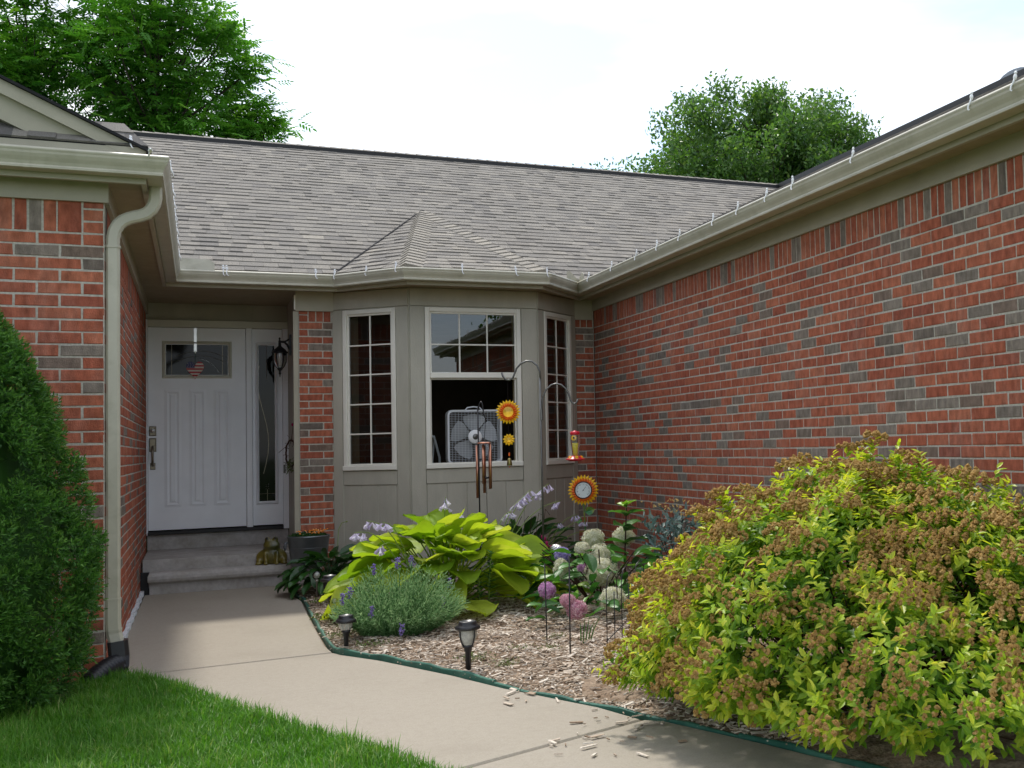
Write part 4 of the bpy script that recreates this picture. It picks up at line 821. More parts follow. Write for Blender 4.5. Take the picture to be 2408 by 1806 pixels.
# twig wreath on the porch side wall
wr = thing('twig_wreath', 'dark twig hoop on a cord hanging on the porch side wall', 'wreath', (-2.92, .35, 1.2))
q = MB(); q.tube([(-2.935+.004*math.sin(i*1.9)-.045*math.cos(2*PI*i/28)*.9, .35+.10*math.cos(2*PI*i/28), 1.2+.125*math.sin(2*PI*i/28)) for i in range(29)], .0085, 6)
for i in range(60):
    a = random.uniform(0, 2*PI); c = Vector((-2.935-.04*math.cos(a), .35+.10*math.cos(a), 1.2+.125*math.sin(a))); q.tube([c, c+Vector((random.gauss(-.01, .02), random.gauss(0, .03), random.gauss(-.015, .03)))], .0022, 4)
q.obj('hoop', 'twig', wr)
q = MB(); q.tube([(-2.915, .35, 1.47), (-2.93, .32, 1.33)], .0022, 4); q.tube([(-2.915, .35, 1.47), (-2.93, .38, 1.33)], .0022, 4); q.obj('cord', 'twig', wr)
q = MB(); q.ball((-2.922, .35, 1.475), .02, 8, 5, (.5, 1, .8)); q.obj('bow', 'magenta_petal', wr)
m_ = 50; C_ = np.stack([-2.94+RNG.normal(0, .012, m_), .35+RNG.normal(0, .05, m_), 1.08+RNG.normal(0, .03, m_)], 1); leaves('dried_leaves', C_, rdirs(m_)*[1, 1, .4]+[0, 0, -.8], rdirs(m_), .045, .01, RNG.random(m_)*.5, 'weed_leaf', wr)
# heart flag on the door
hf = thing('heart_flag_sign', 'heart-shaped sign with stars and stripes hanging on a metal strap on the door', 'sign', (-3.762, YD-.02, 2.08))
HC, HS = (-3.762, 2.062), .0062
def heart(t): return HC[0]+HS*13.6*.95*math.sin(t)**3, HC[1]+HS*1.0*(13*math.cos(t)-5*math.cos(2*t)-2*math.cos(3*t)-math.cos(4*t))
hp = [heart(2*PI*i/160) for i in range(160)]; yh = YD-.022
q = MB(); k = 160; q.add([(x, yh, z) for x, z in hp]+[(x, yh+.008, z) for x, z in hp]+[(HC[0], yh, HC[1]+.0), (HC[0], yh+.008, HC[1])], [(j, k+j, k+(j+1) % k, (j+1) % k) for j in range(k)]+[(2*k, j, (j+1) % k) for j in range(k)]+[(2*k+1, k+(j+1) % k, k+j) for j in range(k)]); q.obj('heart', 'flag_red', hf)
zs_ = [z for x, z in hp]; zt_, zb_ = max(zs_), min(zs_); nst = 11
def spans(z):
    xs = []
    for (x0, z0), (x1, z1) in zip(hp, hp[1:]+hp[:1]):
        if (z0-z)*(z1-z) < 0: xs.append(x0+(x1-x0)*(z-z0)/(z1-z0))
    return sorted(xs)
zc_ = HC[1]+.012
for s_ in range(nst):
    if s_ % 2 == 0: continue
    za, zb2 = zb_+(zt_-zb_)*s_/nst, zb_+(zt_-zb_)*(s_+1)/nst; q = MB(); sub = 5
    for t in range(sub):
        z0, z1 = za+(zb2-za)*t/sub, za+(zb2-za)*(t+1)/sub; a, c = spans(z0+1e-5), spans(z1-1e-5)
        if len(a) == len(c) and len(a) >= 2:
            for g in range(0, len(a), 2): q.quad((a[g]+.001, yh-.0012, z0), (a[g+1]-.001, yh-.0012, z0), (c[g+1]-.001, yh-.0012, z1), (c[g]+.001, yh-.0012, z1))
    if q.f: q.obj('white_stripe', 'flag_white', hf)
q = MB(); N_ = 16
for t in range(N_):
    z0, z1 = zc_+(zt_-.001-zc_)*t/N_, zc_+(zt_-.001-zc_)*(t+1)/N_; a, c = spans(z0), spans(z1)
    if len(a) >= 2 and len(c) >= 2: q.quad((a[0]-.0005, yh-.0024, z0), (min(a[1], HC[0]-.004), yh-.0024, z0), (min(c[1], HC[0]-.004), yh-.0024, z1), (c[0]-.0005, yh-.0024, z1))
q.obj('blue_field', 'flag_blue', hf)
for r_ in range(3):
    for c_ in range(3):
        q = MB(); x, z = HC[0]-.064+.022*c_+(.004 if r_ == 1 else 0), HC[1]+.022+.018*r_; P_ = [(x+(.0055 if i % 2 == 0 else .0023)*math.sin(PI*i/5), yh-.0034, z+(.0055 if i % 2 == 0 else .0023)*math.cos(PI*i/5)) for i in range(10)]
        q.quad(*P_); q.obj('star', 'flag_white', hf)
q = MB(); q.box((-3.772, YD-.008, 2.235), (-3.746, YD-.004, 2.474)); q.box((-3.772, YD-.008, 2.470), (-3.746, YD+.02, 2.476)); q.tube([(-3.759, YD-.006, 2.238), (-3.759, YD-.03, 2.222), (-3.759, YD-.03, 2.245)], .005, 6); q.obj('strap', 'steel', hf)
q = MB(); q.tube([(-3.759, yh, 2.225), (-3.762, yh-.001, 2.13)], .003, 5); q.obj('ribbon', 'blue_leaf', hf)
# ------------------------------------------------------------------ garden ornaments
GZB = .03
def path_light(x, y, H, cw, lab, style):
    t = thing('path_light', lab, 'solar light', (x, y, 0), 'black solar lights along the edging'); s = cw/.13; z1 = H
    def lz(prof, nm, m_, n=20, sm=True): q = MB(); q.lathe(prof, (x, y, 0), n); return q.obj(nm, m_, t, sm)
    hl = {'ribs': .085, 'ribbed': .055, 'dark': .10}[style]*s
    lz([(.0, z1-.006), (.030*s, z1-.006), (.034*s, z1), (.045*s, z1-.002), (.048*s, z1-.012), (.050*s, z1-.020), (.062*s, z1-.026), (.066*s, z1-.034), (.066*s, z1-.042), (.060*s, z1-.046), (0, z1-.046)], 'cap', 'black_plastic')
    zb = z1-.046-hl
    if style == 'ribbed':
        lz([(.044*s, z1-.046), (.042*s, z1-.07), (.030*s, zb+.01), (.022*s, zb)], 'lens', 'dirty_glass')
        for i in range(10): a = 2*PI*i/10; q = MB(); q.tube([(x+math.cos(a)*r_, y+math.sin(a)*r_, z) for r_, z in ((.045*s, z1-.048), (.042*s, z1-.07), (.023*s, zb))], .0018, 4); q.obj('rib', 'clear_glass', t)
    else:
        lz([(.046*s, z1-.046), (.047*s, z1-.08), (.038*s, zb+.025), (.026*s, zb)], 'lens', 'dirty_glass' if style == 'ribs' else 'black_plastic')
        for i in range(4): a = 2*PI*i/4+.5; q = MB(); q.tube([(x+math.cos(a)*r_, y+math.sin(a)*r_, z) for r_, z in ((.053*s, z1-.046), (.052*s, z1-.08), (.042*s, zb+.02), (.028*s, zb-.005))], .0042*s, 5); q.obj('rib', 'black_plastic', t)
        q = MB(); q.ball((x, y, zb+.02), .012*s, 10, 6); q.obj('bulb', 'steel', t, True)
    lz([(0, zb+.006), (.029*s, zb+.006), (.030*s, zb-.006), (.022*s, zb-.012), (.019*s, zb-.03), (.0155*s, zb-.032), (.0145*s, -.05), (0, -.05)], 'post', 'black_plastic', 14)
path_light(-2.435, -5.23, .275, .132, 'black solar path light with wavy glass beside the green edging, nearest the viewer', 'ribs')
path_light(-2.935, -4.125, .215, .118, 'small black solar path light with ribbed clear lens at the bend of the edging', 'ribbed')
path_light(-2.87, -2.52, .30, .132, 'dark solar path light standing behind the lavender, near the steps', 'dark')
def globe_light(x, y, zc, r_, lab):
    t = thing('globe_light', lab, 'solar light', (x, y, 0), 'glass globe lights on metal stakes')
    q = MB(); q.ball((x, y, zc), r_, 16, 10); q.obj('globe', 'clear_glass', t, True)
    q = MB(); q.ball((x, y, zc), r_*.72, 9, 6); q.obj('crackled_core', 'dirty_glass', t)
    q = MB(); q.lathe([(0, zc-r_*.8), (.013, zc-r_*.85), (.014, zc-r_-.012), (.007, zc-r_-.016), (.0065, -.04), (0, -.04)], (x, y, 0), 10); q.obj('stake', 'steel', t, True)
globe_light(-2.867, -1.44, .197, .036, 'small glass globe light on a metal stake by the dark hosta')
globe_light(-2.899, -3.10, .165, .037, 'crackled glass globe light on a metal stake between lavender and edging')
t = thing('swirl_globe', 'silver swirled glass ball on a steel stake among the hydrangeas', 'garden globe', (-1.245, -2.80, 0))
q = MB(); vs = []; nn_, mm = 28, 12
for i in range(mm+1):
    th = PI*i/mm
    for k in range(nn_): a = 2*PI*k/nn_+th*.9; r_ = .058*(1+.06*math.cos(k*PI)); vs.append((-1.245+r_*math.sin(th)*math.cos(a), -2.80+r_*math.sin(th)*math.sin(a), .386-.058*math.cos(th)))
q.add(vs, [(i*nn_+k, i*nn_+(k+1) % nn_, (i+1)*nn_+(k+1) % nn_, (i+1)*nn_+k) for i in range(mm) for k in range(nn_)]); q.obj('ball', 'steel', t)
q = MB(); q.tube([(-1.245, -2.80, .335), (-1.243, -2.797, -.04)], .008, 8); q.obj('stake', 'steel', t)
# double shepherd's hook
HX = Vector((-1.27, -2.52, 0)); dr_ = Vector((.895, -.43, 0)).normalized()          # the hooks lie in a plane across the view
sh = thing('shepherd_hook', 'tall grey double shepherd hook standing behind the yellow hosta', 'garden hook', tuple(HX))
q = MB(); q.tube([HX+UZ*-.08, HX+UZ*1.0, HX-dr_*.004+UZ*1.75], .0085, 8); q.obj('pole', 'grey_metal', sh, True)
def hookpts(lst): return [HX+dr_*a+UZ*z for a, z in lst]
q = MB(); q.tube(hookpts([(0, 1.74), (-.004, 1.80), (-.025, 1.85), (-.065, 1.883), (-.11, 1.887), (-.155, 1.868), (-.19, 1.83), (-.207, 1.785), (-.222, 1.753), (-.25, 1.738), (-.28, 1.745), (-.300, 1.772), (-.308, 1.80)]), .0078, 8); q.obj('hook', 'grey_metal', sh, True)
q = MB(); q.tube(hookpts([(.009, 1.42), (.009, 1.54), (.018, 1.60), (.045, 1.655), (.085, 1.69), (.125, 1.70), (.165, 1.69), (.20, 1.66), (.222, 1.62), (.235, 1.575), (.248, 1.545), (.268, 1.535), (.288, 1.548), (.296, 1.57)]), .0070, 8); q.obj('hook', 'grey_metal', sh, True)
q = MB(); q.tube([HX+dr_*.005+UZ*1.41, HX+dr_*.005+UZ*1.50], .013, 8); q.obj('bracket', 'grey_metal', sh)
def petals(mb, c, n, r0, r1, w_, ax, up, off=0, bulge=.01, tilt=.0):
    """ring of pointed petals round c, facing ax"""
    ax = Vector(ax).normalized(); s = ax.cross(Vector(up)).normalized(); u = s.cross(ax).normalized()
    for i in range(n):
        a = 2*PI*(i+off)/n; d = s*math.cos(a)+u*math.sin(a); e = d.cross(ax)
        P_ = [c+d*r0-e*w_*.25, c+d*r0+e*w_*.25, c+d*(r0+(r1-r0)*.55)+e*w_*.5, c+d*r1+ax*tilt, c+d*(r0+(r1-r0)*.55)-e*w_*.5, c+d*(r0+(r1-r0)*.5)+ax*bulge, c+d*r0+ax*bulge*.6]
        mb.add(P_, [(0, 6, 5, 4), (6, 1, 2, 5), (4, 5, 3), (5, 2, 3)]); mb.add([p-ax*.003 for p in P_], [(4, 5, 6, 0), (5, 2, 1, 6), (3, 5, 4), (3, 2, 5)])
vw = (Vector((-1.5, -2.45, 1.3))-CAMP).normalized()*-1; vw.z = 0
# sunflower wind spinner hanging from the tall hook
hx1 = HX+dr_*-.262; sc_ = thing('sunflower_chime', 'two orange and yellow metal sunflowers with a bell hanging from the taller hook', 'wind chime', (hx1.x, hx1.y, 1.48))
c = Vector((hx1.x, hx1.y, 1.484)); q = MB(); petals(q, c-vw*.004, 22, .050, .100, .024, vw, UZ, 0, .008); q.obj('petals', 'yellow_paint', sc_)
q = MB(); petals(q, c+vw*.004, 22, .040, .076, .020, vw, UZ, .5, .010); q.obj('petals', 'orange_paint', sc_)
q = MB(); q.lathe([(0, .020), (.02, .019), (.038, .012), (.046, 0), (.046, -.006)], c, 20, vw); q.obj('glass_centre', 'amber_glass', sc_, True)
c2_ = Vector((hx1.x+.002, hx1.y, 1.262)); q = MB(); petals(q, c2_, 11, .018, .050, .020, vw, UZ, .2, .006); q.obj('petals', 'yellow_paint', sc_)
q = MB(); q.lathe([(0, .012), (.014, .010), (.020, 0)], c2_, 14, vw); q.obj('flower_centre', 'amber_glass', sc_, True)
q = MB(); q.lathe([(.0, 1.115), (.012, 1.112), (.017, 1.10), (.019, 1.08), (.022, 1.058), (.020, 1.056), (0, 1.06)], (hx1.x+.004, hx1.y, 0), 14); q.obj('bell', 'brass', sc_, True)
q = MB(); q.ball((hx1.x+.003, hx1.y, 1.138), .008, 8, 6); q.ball((hx1.x+.003, hx1.y, 1.152), .007, 8, 6); q.ball((hx1.x+.004, hx1.y, 1.045), .006, 8, 6); q.obj('bead', 'orange_paint', sc_, True)
q = MB(); q.tube([(hx1.x, hx1.y, 1.738), (hx1.x, hx1.y, 1.58)], .0016, 4); q.tube([(hx1.x, hx1.y, 1.385), (hx1.x+.002, hx1.y, 1.312)], .0016, 4); q.tube([(hx1.x+.002, hx1.y, 1.212), (hx1.x+.003, hx1.y, 1.115)], .0016, 4); q.obj('wire', 'black_metal', sc_)
# hummingbird feeder
hx2 = HX+dr_*.268; hb = thing('hummingbird_feeder', 'glass hummingbird feeder with red base and cap hanging from the lower hook', 'bird feeder', (hx2.x, hx2.y, 1.09)); fc = (hx2.x, hx2.y, 0)
q = MB(); q.lathe([(.036, 1.295), (.040, 1.27), (.040, 1.235), (.034, 1.19), (.028, 1.15), (.024, 1.115)], fc, 20); q.obj('bottle', 'clear_glass', hb, True)
q = MB(); q.lathe([(0, 1.222), (.0365, 1.222), (.031, 1.18), (.0255, 1.15), (.021, 1.117), (0, 1.117)], fc, 20); q.obj('nectar', 'nectar', hb, True)
q = MB(); petals(q, Vector(fc)+vw*.038+UZ*1.262-dr_*.012, 12, .008, .024, .009, vw, UZ, 0, .001); q.obj('sunflower_print', 'yellow_paint', hb)
q = MB(); q.lathe([(0, .001), (.009, 0)], Vector(fc)+vw*.040+UZ*1.262-dr_*.012, 10, vw); q.obj('print_centre', 'twig', hb)
q = MB(); q.lathe([(0, 1.322), (.010, 1.322), (.012, 1.316), (.034, 1.313), (.038, 1.305), (.038, 1.288), (.034, 1.286)], fc, 20); q.obj('cap', 'red_plastic', hb, True)
q = MB(); q.lathe([(0, 1.120), (.030, 1.120), (.038, 1.112), (.060, 1.100), (.076, 1.096), (.078, 1.091), (.062, 1.086), (.05, 1.078), (0, 1.077)], fc, 24); q.obj('base', 'red_plastic', hb, True)
for i in range(6):
    a = 2*PI*i/6+.4; d = Vector((math.cos(a), math.sin(a), .45)).normalized(); q = MB(); petals(q, Vector((fc[0]+.058*math.cos(a), fc[1]+.058*math.sin(a), 1.108)), 5, .003, .017, .012, d, UZ, 0, .003); q.obj('feeding_flower', 'yellow_paint', hb)
q = MB(); q.tube([(hx2.x, hx2.y, 1.536), (hx2.x-.002, hx2.y, 1.50), (hx2.x, hx2.y, 1.32)], .0015, 4); q.tube([(hx2.x+.006*math.cos(a), hx2.y, 1.53+.006*math.sin(a)) for a in [2*PI*i/8 for i in range(9)]], .0013, 4); q.obj('wire', 'steel', hb)
# copper chimes on a slim black hook
cp = Vector((-1.652, -1.98, 0)); ck = thing('chime_hook', 'slim black garden hook behind the yellow hosta carrying copper chimes', 'garden hook', tuple(cp))
q = MB(); q.tube([cp+UZ*-.05, cp+UZ*1.0, cp-dr_*.004+UZ*1.54], .0065, 7); q.obj('pole', 'black_metal', ck, True)
q = MB(); q.tube([cp+dr_*a+UZ*z for a, z in ((-.004, 1.50), (.006, 1.55), (.014, 1.573), (.024, 1.585), (.034, 1.57), (.04, 1.53), (.046, 1.48), (.054, 1.455), (.065, 1.462))], .0055, 7); q.obj('hook', 'black_metal', ck, True)
chx = cp+dr_*.056; cw = thing('copper_wind_chime', 'copper tube wind chime hanging in front of the open bay window', 'wind chime', (chx.x, chx.y, 1.2))
q = MB(); q.lathe([(0, 1.252), (.05, 1.25), (.06, 1.242), (.05, 1.236), (0, 1.236)], (chx.x-.01, chx.y, 0), 18); q.obj('top_ring', 'copper', cw)
for a, dpt, z0, z1 in ((-.066, .02, .79, 1.225), (-.026, -.03, .905, 1.230), (-.006, .03, .83, 1.222), (.036, -.01, .87, 1.235), (.042, .035, .862, 1.18)):
    p = chx+dr_*a+Vector((0, dpt, 0)); q = MB(); q.tube([p+UZ*z0, p+UZ*z1], .0115, 10); q.obj('tube', 'copper', cw, True)
    q = MB(); q.tube([p+UZ*z1, (p+chx)*.5*.5+p*.5+UZ*1.243], .0012, 4); q.obj('string', 'black_metal', cw)
q = MB(); q.lathe([(0, .965), (.022, .963), (.026, .955), (.022, .948), (0, .946)], (chx.x, chx.y, 0), 14); q.obj('clapper', 'black_metal', cw)
q = MB(); q.tube([chx+UZ*1.46, chx+UZ*1.38, chx-dr_*.01+UZ*1.25], .0022, 4); q.tube([chx+UZ*1.24, chx+UZ*.95, chx+dr_*.01+UZ*.50], .0014, 4); q.tube([chx+UZ*(1.44), chx+dr_*.012+UZ*1.425, chx+UZ*1.41], .004, 5); q.obj('cord', 'black_metal', cw)
q = MB(); q.box((chx.x-.02, chx.y-.002, .43), (chx.x+.035, chx.y+.002, .50)); q.obj('wind_sail', 'brass', cw)
# sunflower thermometer
tc_ = Vector((-.60, -1.45, .797)); tv = (CAMP-tc_); tv.z = 0; tv.normalize()
th = thing('sunflower_thermometer', 'sunflower-shaped garden thermometer on a stake in the brick corner', 'thermometer', (tc_.x, tc_.y, 0))
q = MB(); petals(q, tc_-tv*.006, 26, .068, .142, .036, tv, UZ, 0, .010); q.obj('petals', 'yellow_paint', th)
q = MB(); petals(q, tc_+tv*.003, 26, .062, .116, .026, tv, UZ, .5, .010); q.obj('petals', 'orange_paint', th)
q = MB(); q.lathe([(.080, -.008), (.080, .010), (.074, .014), (.070, .010)], tc_, 32, tv); q.obj('rim', 'black_metal', th, True)
q = MB(); q.lathe([(0, .009), (.072, .009)], tc_, 32, tv); q.obj('dial', 'dial_white', th)
ts = tv.cross(UZ).normalized()*-1
q = MB()
for i in range(25):
    a = math.radians(-135+270*i/24); d = ts*math.sin(a)+UZ*math.cos(a); r0 = .052 if i % 3 else .046; q.tube([tc_+tv*.0105+d*r0, tc_+tv*.0105+d*.062], .0009 if i % 3 else .0014, 4)
q.tube([tc_+tv*.012-(ts*.6+UZ*.75)*.012, tc_+tv*.012+(ts*.62+UZ*.78)*.040], .0016, 5); q.ball(tc_+tv*.011, .005, 8, 5); q.obj('needle_and_marks', 'black_metal', th)
q = MB(); q.tube([tc_-tv*.012+UZ*-.07, tc_-tv*.014+ts*.012+UZ*-.35, tc_-tv*.012+UZ*-.83], .006, 7); q.obj('stem', 'metal_leaf', th)
for sg, dz, sz in ((-1, -.275, .085), (1, -.20, .095)):
    c = tc_+UZ*dz; A_ = np.array([c+ts*sg*.01])[:, :]; V, F = leaf_arrays(np.array([c+ts*sg*.012]), np.array([ts*sg*.9+UZ*.25]), np.array([tv]), sz, sz*.9, .05, .1); link('metal_leaf', np_mesh('metal_leaf', V, F, None, 'metal_leaf'), th)
# thin stakes, hoop
for i, (x, y, z) in enumerate(((-1.872, -4.763, .50), (-1.919, -5.39, .60))):
    q = MB(); q.tube([(x, y, -.04), (x-.006+.012*i, y+.004, z)], .0042, 6); tag(q.obj('garden_stake', 'black_metal', None, True), ('thin black metal stake in front of the pink hydrangea heads, the shorter one', 'thin black metal stake in the mulch, the taller one nearer the walk')[i], 'stake')
hp_ = thing('plant_hoop', 'thin black wire hoop fence at the left foot of the spirea', 'plant support', (-1.6, -5.1, 0))
for i in range(5):
    x, y = -1.66+.09*i, -5.25+.13*i; q = MB(); q.tube([(x, y, -.03), (x, y, .30+.05*(i % 2)), ] if i % 2 else [(x, y, -.03), (x, y, .38), (x+.02, y+.03, .45), (x+.07, y+.10, .47), (x+.12, y+.17, .42), (x+.13, y+.19, .30)], .0032, 5); q.obj('wire', 'black_metal', hp_, True)
q = MB(); q.tube([(-1.68, -5.30, .10), (-1.45, -5.0, .16), (-1.27, -4.72, .12)], .003, 5); q.obj('wire', 'black_metal', hp_, True)
ps = thing('plant_ring_support', 'black wire ring support showing above the spirea against the brick wall', 'plant support', (-.28, -4.2, 0))
q = MB(); q.tube([(-.28+.17*math.cos(2*PI*i/20), -4.2+.17*math.sin(2*PI*i/20), .72) for i in range(21)], .004, 5); q.obj('ring', 'black_metal', ps)
for a in (.3, 2.4, 4.5): q = MB(); q.tube([(-.28+.17*math.cos(a), -4.2+.17*math.sin(a), .72), (-.28+.17*math.cos(a), -4.2+.17*math.sin(a), .0)], .004, 5); q.obj('leg', 'black_metal', ps)
# frog
mbd = bpy.data.metaballs.new('frog'); mbd.resolution = .009; mbd.render_resolution = .009; mbd.threshold = .5
fo = bpy.data.objects.new('frog_tmp', mbd); COL.objects.link(fo)
def el_(co, r_, sx=1, sy=1, sz=1, rz=0):
    e = mbd.elements.new(); e.type = 'ELLIPSOID'; e.co = co; e.radius = r_*1.55; e.size_x, e.size_y, e.size_z = sx, sy, sz; e.rotation = Matrix.Rotation(rz, 3, 'Z').to_quaternion()
el_((0, 0, .085), .085, 1, .85, 1.0); el_((0, -.03, .075), .07, 1, .8, .9); el_((0, -.03, .165), .062, 1.15, .9, .75); el_((0, -.065, .150), .045, 1.25, .8, .5)
for s_ in (-1, 1):
    el_((s_*.035, -.045, .208), .022); el_((s_*.085, .0, .06), .05, 1, 1.1, 1.1); el_((s_*.105, -.04, .03), .035, .8, 1.3, .7); el_((s_*.11, -.085, .014), .022, 1.3, 1.2, .5); el_((s_*.05, -.085, .07), .024, .8, .8, 1.8); el_((s_*.045, -.10, .03), .02, .9, .9, 1.3); el_((s_*.045, -.12, .012), .018, 1.3, 1.1, .5)
dg = bpy.context.evaluated_depsgraph_get(); dg.update(); fm = bpy.data.meshes.new_from_object(fo.evaluated_get(dg)); bpy.data.objects.remove(fo)
fm.materials.clear(); fm.materials.append(MATS['frog_glaze']); fm.polygons.foreach_set('use_smooth', [True]*len(fm.polygons))
frog = bpy.data.objects.new('frog_statue', fm); COL.objects.link(frog); frog.location = (-3.135, -.085, .19); frog.rotation_euler = (0, 0, math.radians(-8)); frog.scale = (1.0, .6, 1.12); tag(frog, 'glazed olive-green frog statue squatting on the lower porch step', 'frog statue')
for s_ in (-1, 1): q = MB(); q.ball((s_*.036, -.075, .216), .0105, 10, 7); o = link('eye', q.mesh('eye', 'black_metal', True), frog, inv=False)
# tub of marigolds
TX, TY = -2.838, -.33; tb = thing('flower_tub', 'grey galvanised tub of small orange flowers beside the porch step', 'planter', (TX, TY, 0))
q = MB(); el2 = [(0, .17), (.135, .17), (.15, .19), (.178, .435), (.186, .442), (.186, .452), (.178, .455), (.170, .445), (.160, .40), (0, .40)]; q.lathe(el2, (TX, TY, 0), 28); q.lathe([(.1555, .25), (.159, .252), (.1565, .262)], (TX, TY, 0), 28); q.lathe([(.166, .34), (.170, .343), (.1675, .352)], (TX, TY, 0), 28); q.obj('tub', 'tub_metal', tb, True)
q = MB(); q.tube([(TX-.180, TY-.03, .40), (TX-.205, TY-.035, .395), (TX-.212, TY-.03, .36), (TX-.20, TY-.0, .33), (TX-.19, TY+.03, .36), (TX-.183, TY+.03, .40)], .006, 7); q.obj('handle', 'tub_metal', tb, True)
q = MB(); q.box((TX-.10, TY-.10, -.02), (TX+.10, TY+.10, .17)); q.obj('stand', 'step_concrete', tb)
m_ = 900; r_ = .165*np.sqrt(RNG.random(m_)); a = RNG.uniform(0, 2*PI, m_); C_ = np.stack([TX+r_*np.cos(a), TY+r_*np.sin(a), .44+RNG.random(m_)*.035*(1.4-r_/.165)], 1); leaves('foliage', C_, rdirs(m_)+[0, 0, .5], rdirs(m_), .022, .012, RNG.random(m_), 'hosta_green', tb)
for i in range(46):
    r1, a1 = .17*math.sqrt(random.random()), random.uniform(0, 2*PI)
    if i < 30: a1 = random.uniform(-1.6, .9)
    q = MB(); q.tone = random.uniform(.05, 1); c = Vector((TX+r1*math.cos(a1), TY+r1*math.sin(a1), .475+random.uniform(0, .03)))
    q.lathe([(0, .004), (.006, .005), (.009, 0), (.004, -.005)], c, 7, (random.gauss(0, .4), random.gauss(-.4, .3), 1)); q.obj('bloom', 'marigold', tb)

# ------------------------------------------------------------------ plants
def big_leaf(P0, d, pitch, L, W, droop, cup, tone, m_, parent, roll=0., wave=.02, nu=8, nv=6, ribs=True, point=1.0, petiole=None, pr=.006, vein=.0055):
    """a heart-shaped blade with lengthwise ribs, cupped and drooping, on a petiole"""
    d = Vector((d[0], d[1], 0)).normalized(); s = Vector((-d.y, d.x, 0)); s = Matrix.Rotation(roll, 3, d) @ s
    V = []; pos = Vector(P0); ang = pitch; F = []; step = L/nu; ph = random.uniform(0, 6)
    for i in range(nu+1):
        t = i/nu; wd = W*(math.sin(PI*min(1, t*1.02)**.62))**.85 if t < 1 else 0
        wd = W*max(0.0, (4*t*(1-t))**.55*(1.18-.42*t)) if 0 < t < 1 else 0.
        f = d*math.cos(ang)+UZ*math.sin(ang); nrm = s.cross(f); nrm = nrm if nrm.z > 0 else -nrm
        for j in range(2*nv+1):
            k = (j-nv)/nv; x = k*wd*.5; h = cup*wd*k*k+wave*W*math.sin(ph+t*9+(3 if k > 0 else 0))*abs(k)**3-.05*W*(abs(k) < .05)
            if ribs: h += vein*math.cos(k*nv*PI)*(1-t*.5)*min(1, 4*t*(1-t))
            bk = -.16*L*abs(k)**1.5*max(0, 1-t*2.6) if ribs else 0     # basal lobes
            V.append(pos+s*x+nrm*h+f*bk)
        ang -= droop/nu*(.4+1.2*t); pos = pos+f*step
    w_ = 2*nv+1; F = [(i*w_+j, (i+1)*w_+j, (i+1)*w_+j+1, i*w_+j+1) for i in range(nu) for j in range(w_-1)]
    q = MB(); q.tone = tone; q.add(V, F)
    if petiole: pb = Vector(petiole); mid = (pb+Vector(P0))*.5+UZ*.05; q.tube([pb, mid, Vector(P0)], [pr*1.3, pr, pr*.8], 6)
    return q.obj('leaf', m_, parent, True)
def flower_stalk(base, tip, n, parent, m_='lilac_petal', bend=.1, size=1.):
    base, tip = Vector(base), Vector(tip); d = tip-base; side = Vector((d.x, d.y, 0)); side = side.normalized() if side.length > .01 else Vector((.5, -.5, 0))
    pts = [base+d*t+side*bend*math.sin(PI*t*.5)**3*.0+UZ*bend*math.sin(PI*t) for t in [i/8 for i in range(9)]]
    q = MB(); q.tube(pts, [.0045-.0003*i for i in range(9)], 6); sk = q.obj('flower_stalk', 'hosta_stem', parent, True)
    for i in range(n):
        t = 1-.30*(i/n)*min(1, n/10); f = t*8; a = int(min(7, f)); p = pts[a].lerp(pts[a+1], f-a); az = random.uniform(0, 2*PI); dd = Vector((math.cos(az)*.6, math.sin(az)*.6, -.75)).normalized(); L = random.uniform(.034, .05)*size
        q = MB(); q.tone = random.random(); X_ = dd.orthogonal().normalized(); Y_ = dd.cross(X_)
        pr_ = [(.002, 0), (.0045, .3), (.007, .6), (.011, .85), (.0155, 1.0)]; k = 6
        q.add([p+dd*(.012+L*h)+(X_*math.cos(2*PI*j/k)+Y_*math.sin(2*PI*j/k))*r_*size*(1 if e < 4 or j % 2 == 0 else .55) for e, (r_, h) in enumerate(pr_) for j in range(k)], [(e*k+j, e*k+(j+1) % k, (e+1)*k+(j+1) % k, (e+1)*k+j) for e in range(4) for j in range(k)]); q.obj('bell_flower', m_, sk)
# large gold hosta
HB = Vector((-2.09, -2.92, .03)); hg = thing('gold_hosta', 'huge chartreuse hosta with ribbed heart-shaped leaves in the middle of the bed', 'hosta', tuple(HB))
NL = 92
for i in range(NL):
    t = ((i+.5)/NL)**.72; az = i*2.39996+random.gauss(0, .2); L = random.uniform(.25, .33)*(.80+.28*t); W = L*random.uniform(.80, .98)
    rho = .03+.56*t**1.05; hh = .43*(1-t**2.0)+.11+random.gauss(0, .03)
    ex_ = 1.2 if math.cos(az) < 0 else 1.08
    p = HB+Vector((math.cos(az)*rho*ex_, math.sin(az)*rho*.8, hh)); pitch = math.radians(40-58*t+random.gauss(0, 10))
    big_leaf(p, (math.cos(az), math.sin(az)*.9), pitch, L, W, random.uniform(.25, .8), random.uniform(.06, .24), min(1, max(.02, random.gauss(.45, .24))), 'hosta_gold', hg, random.gauss(0, .28), random.uniform(.03, .08), petiole=HB+Vector((random.gauss(0, .03), random.gauss(0, .03), 0)))
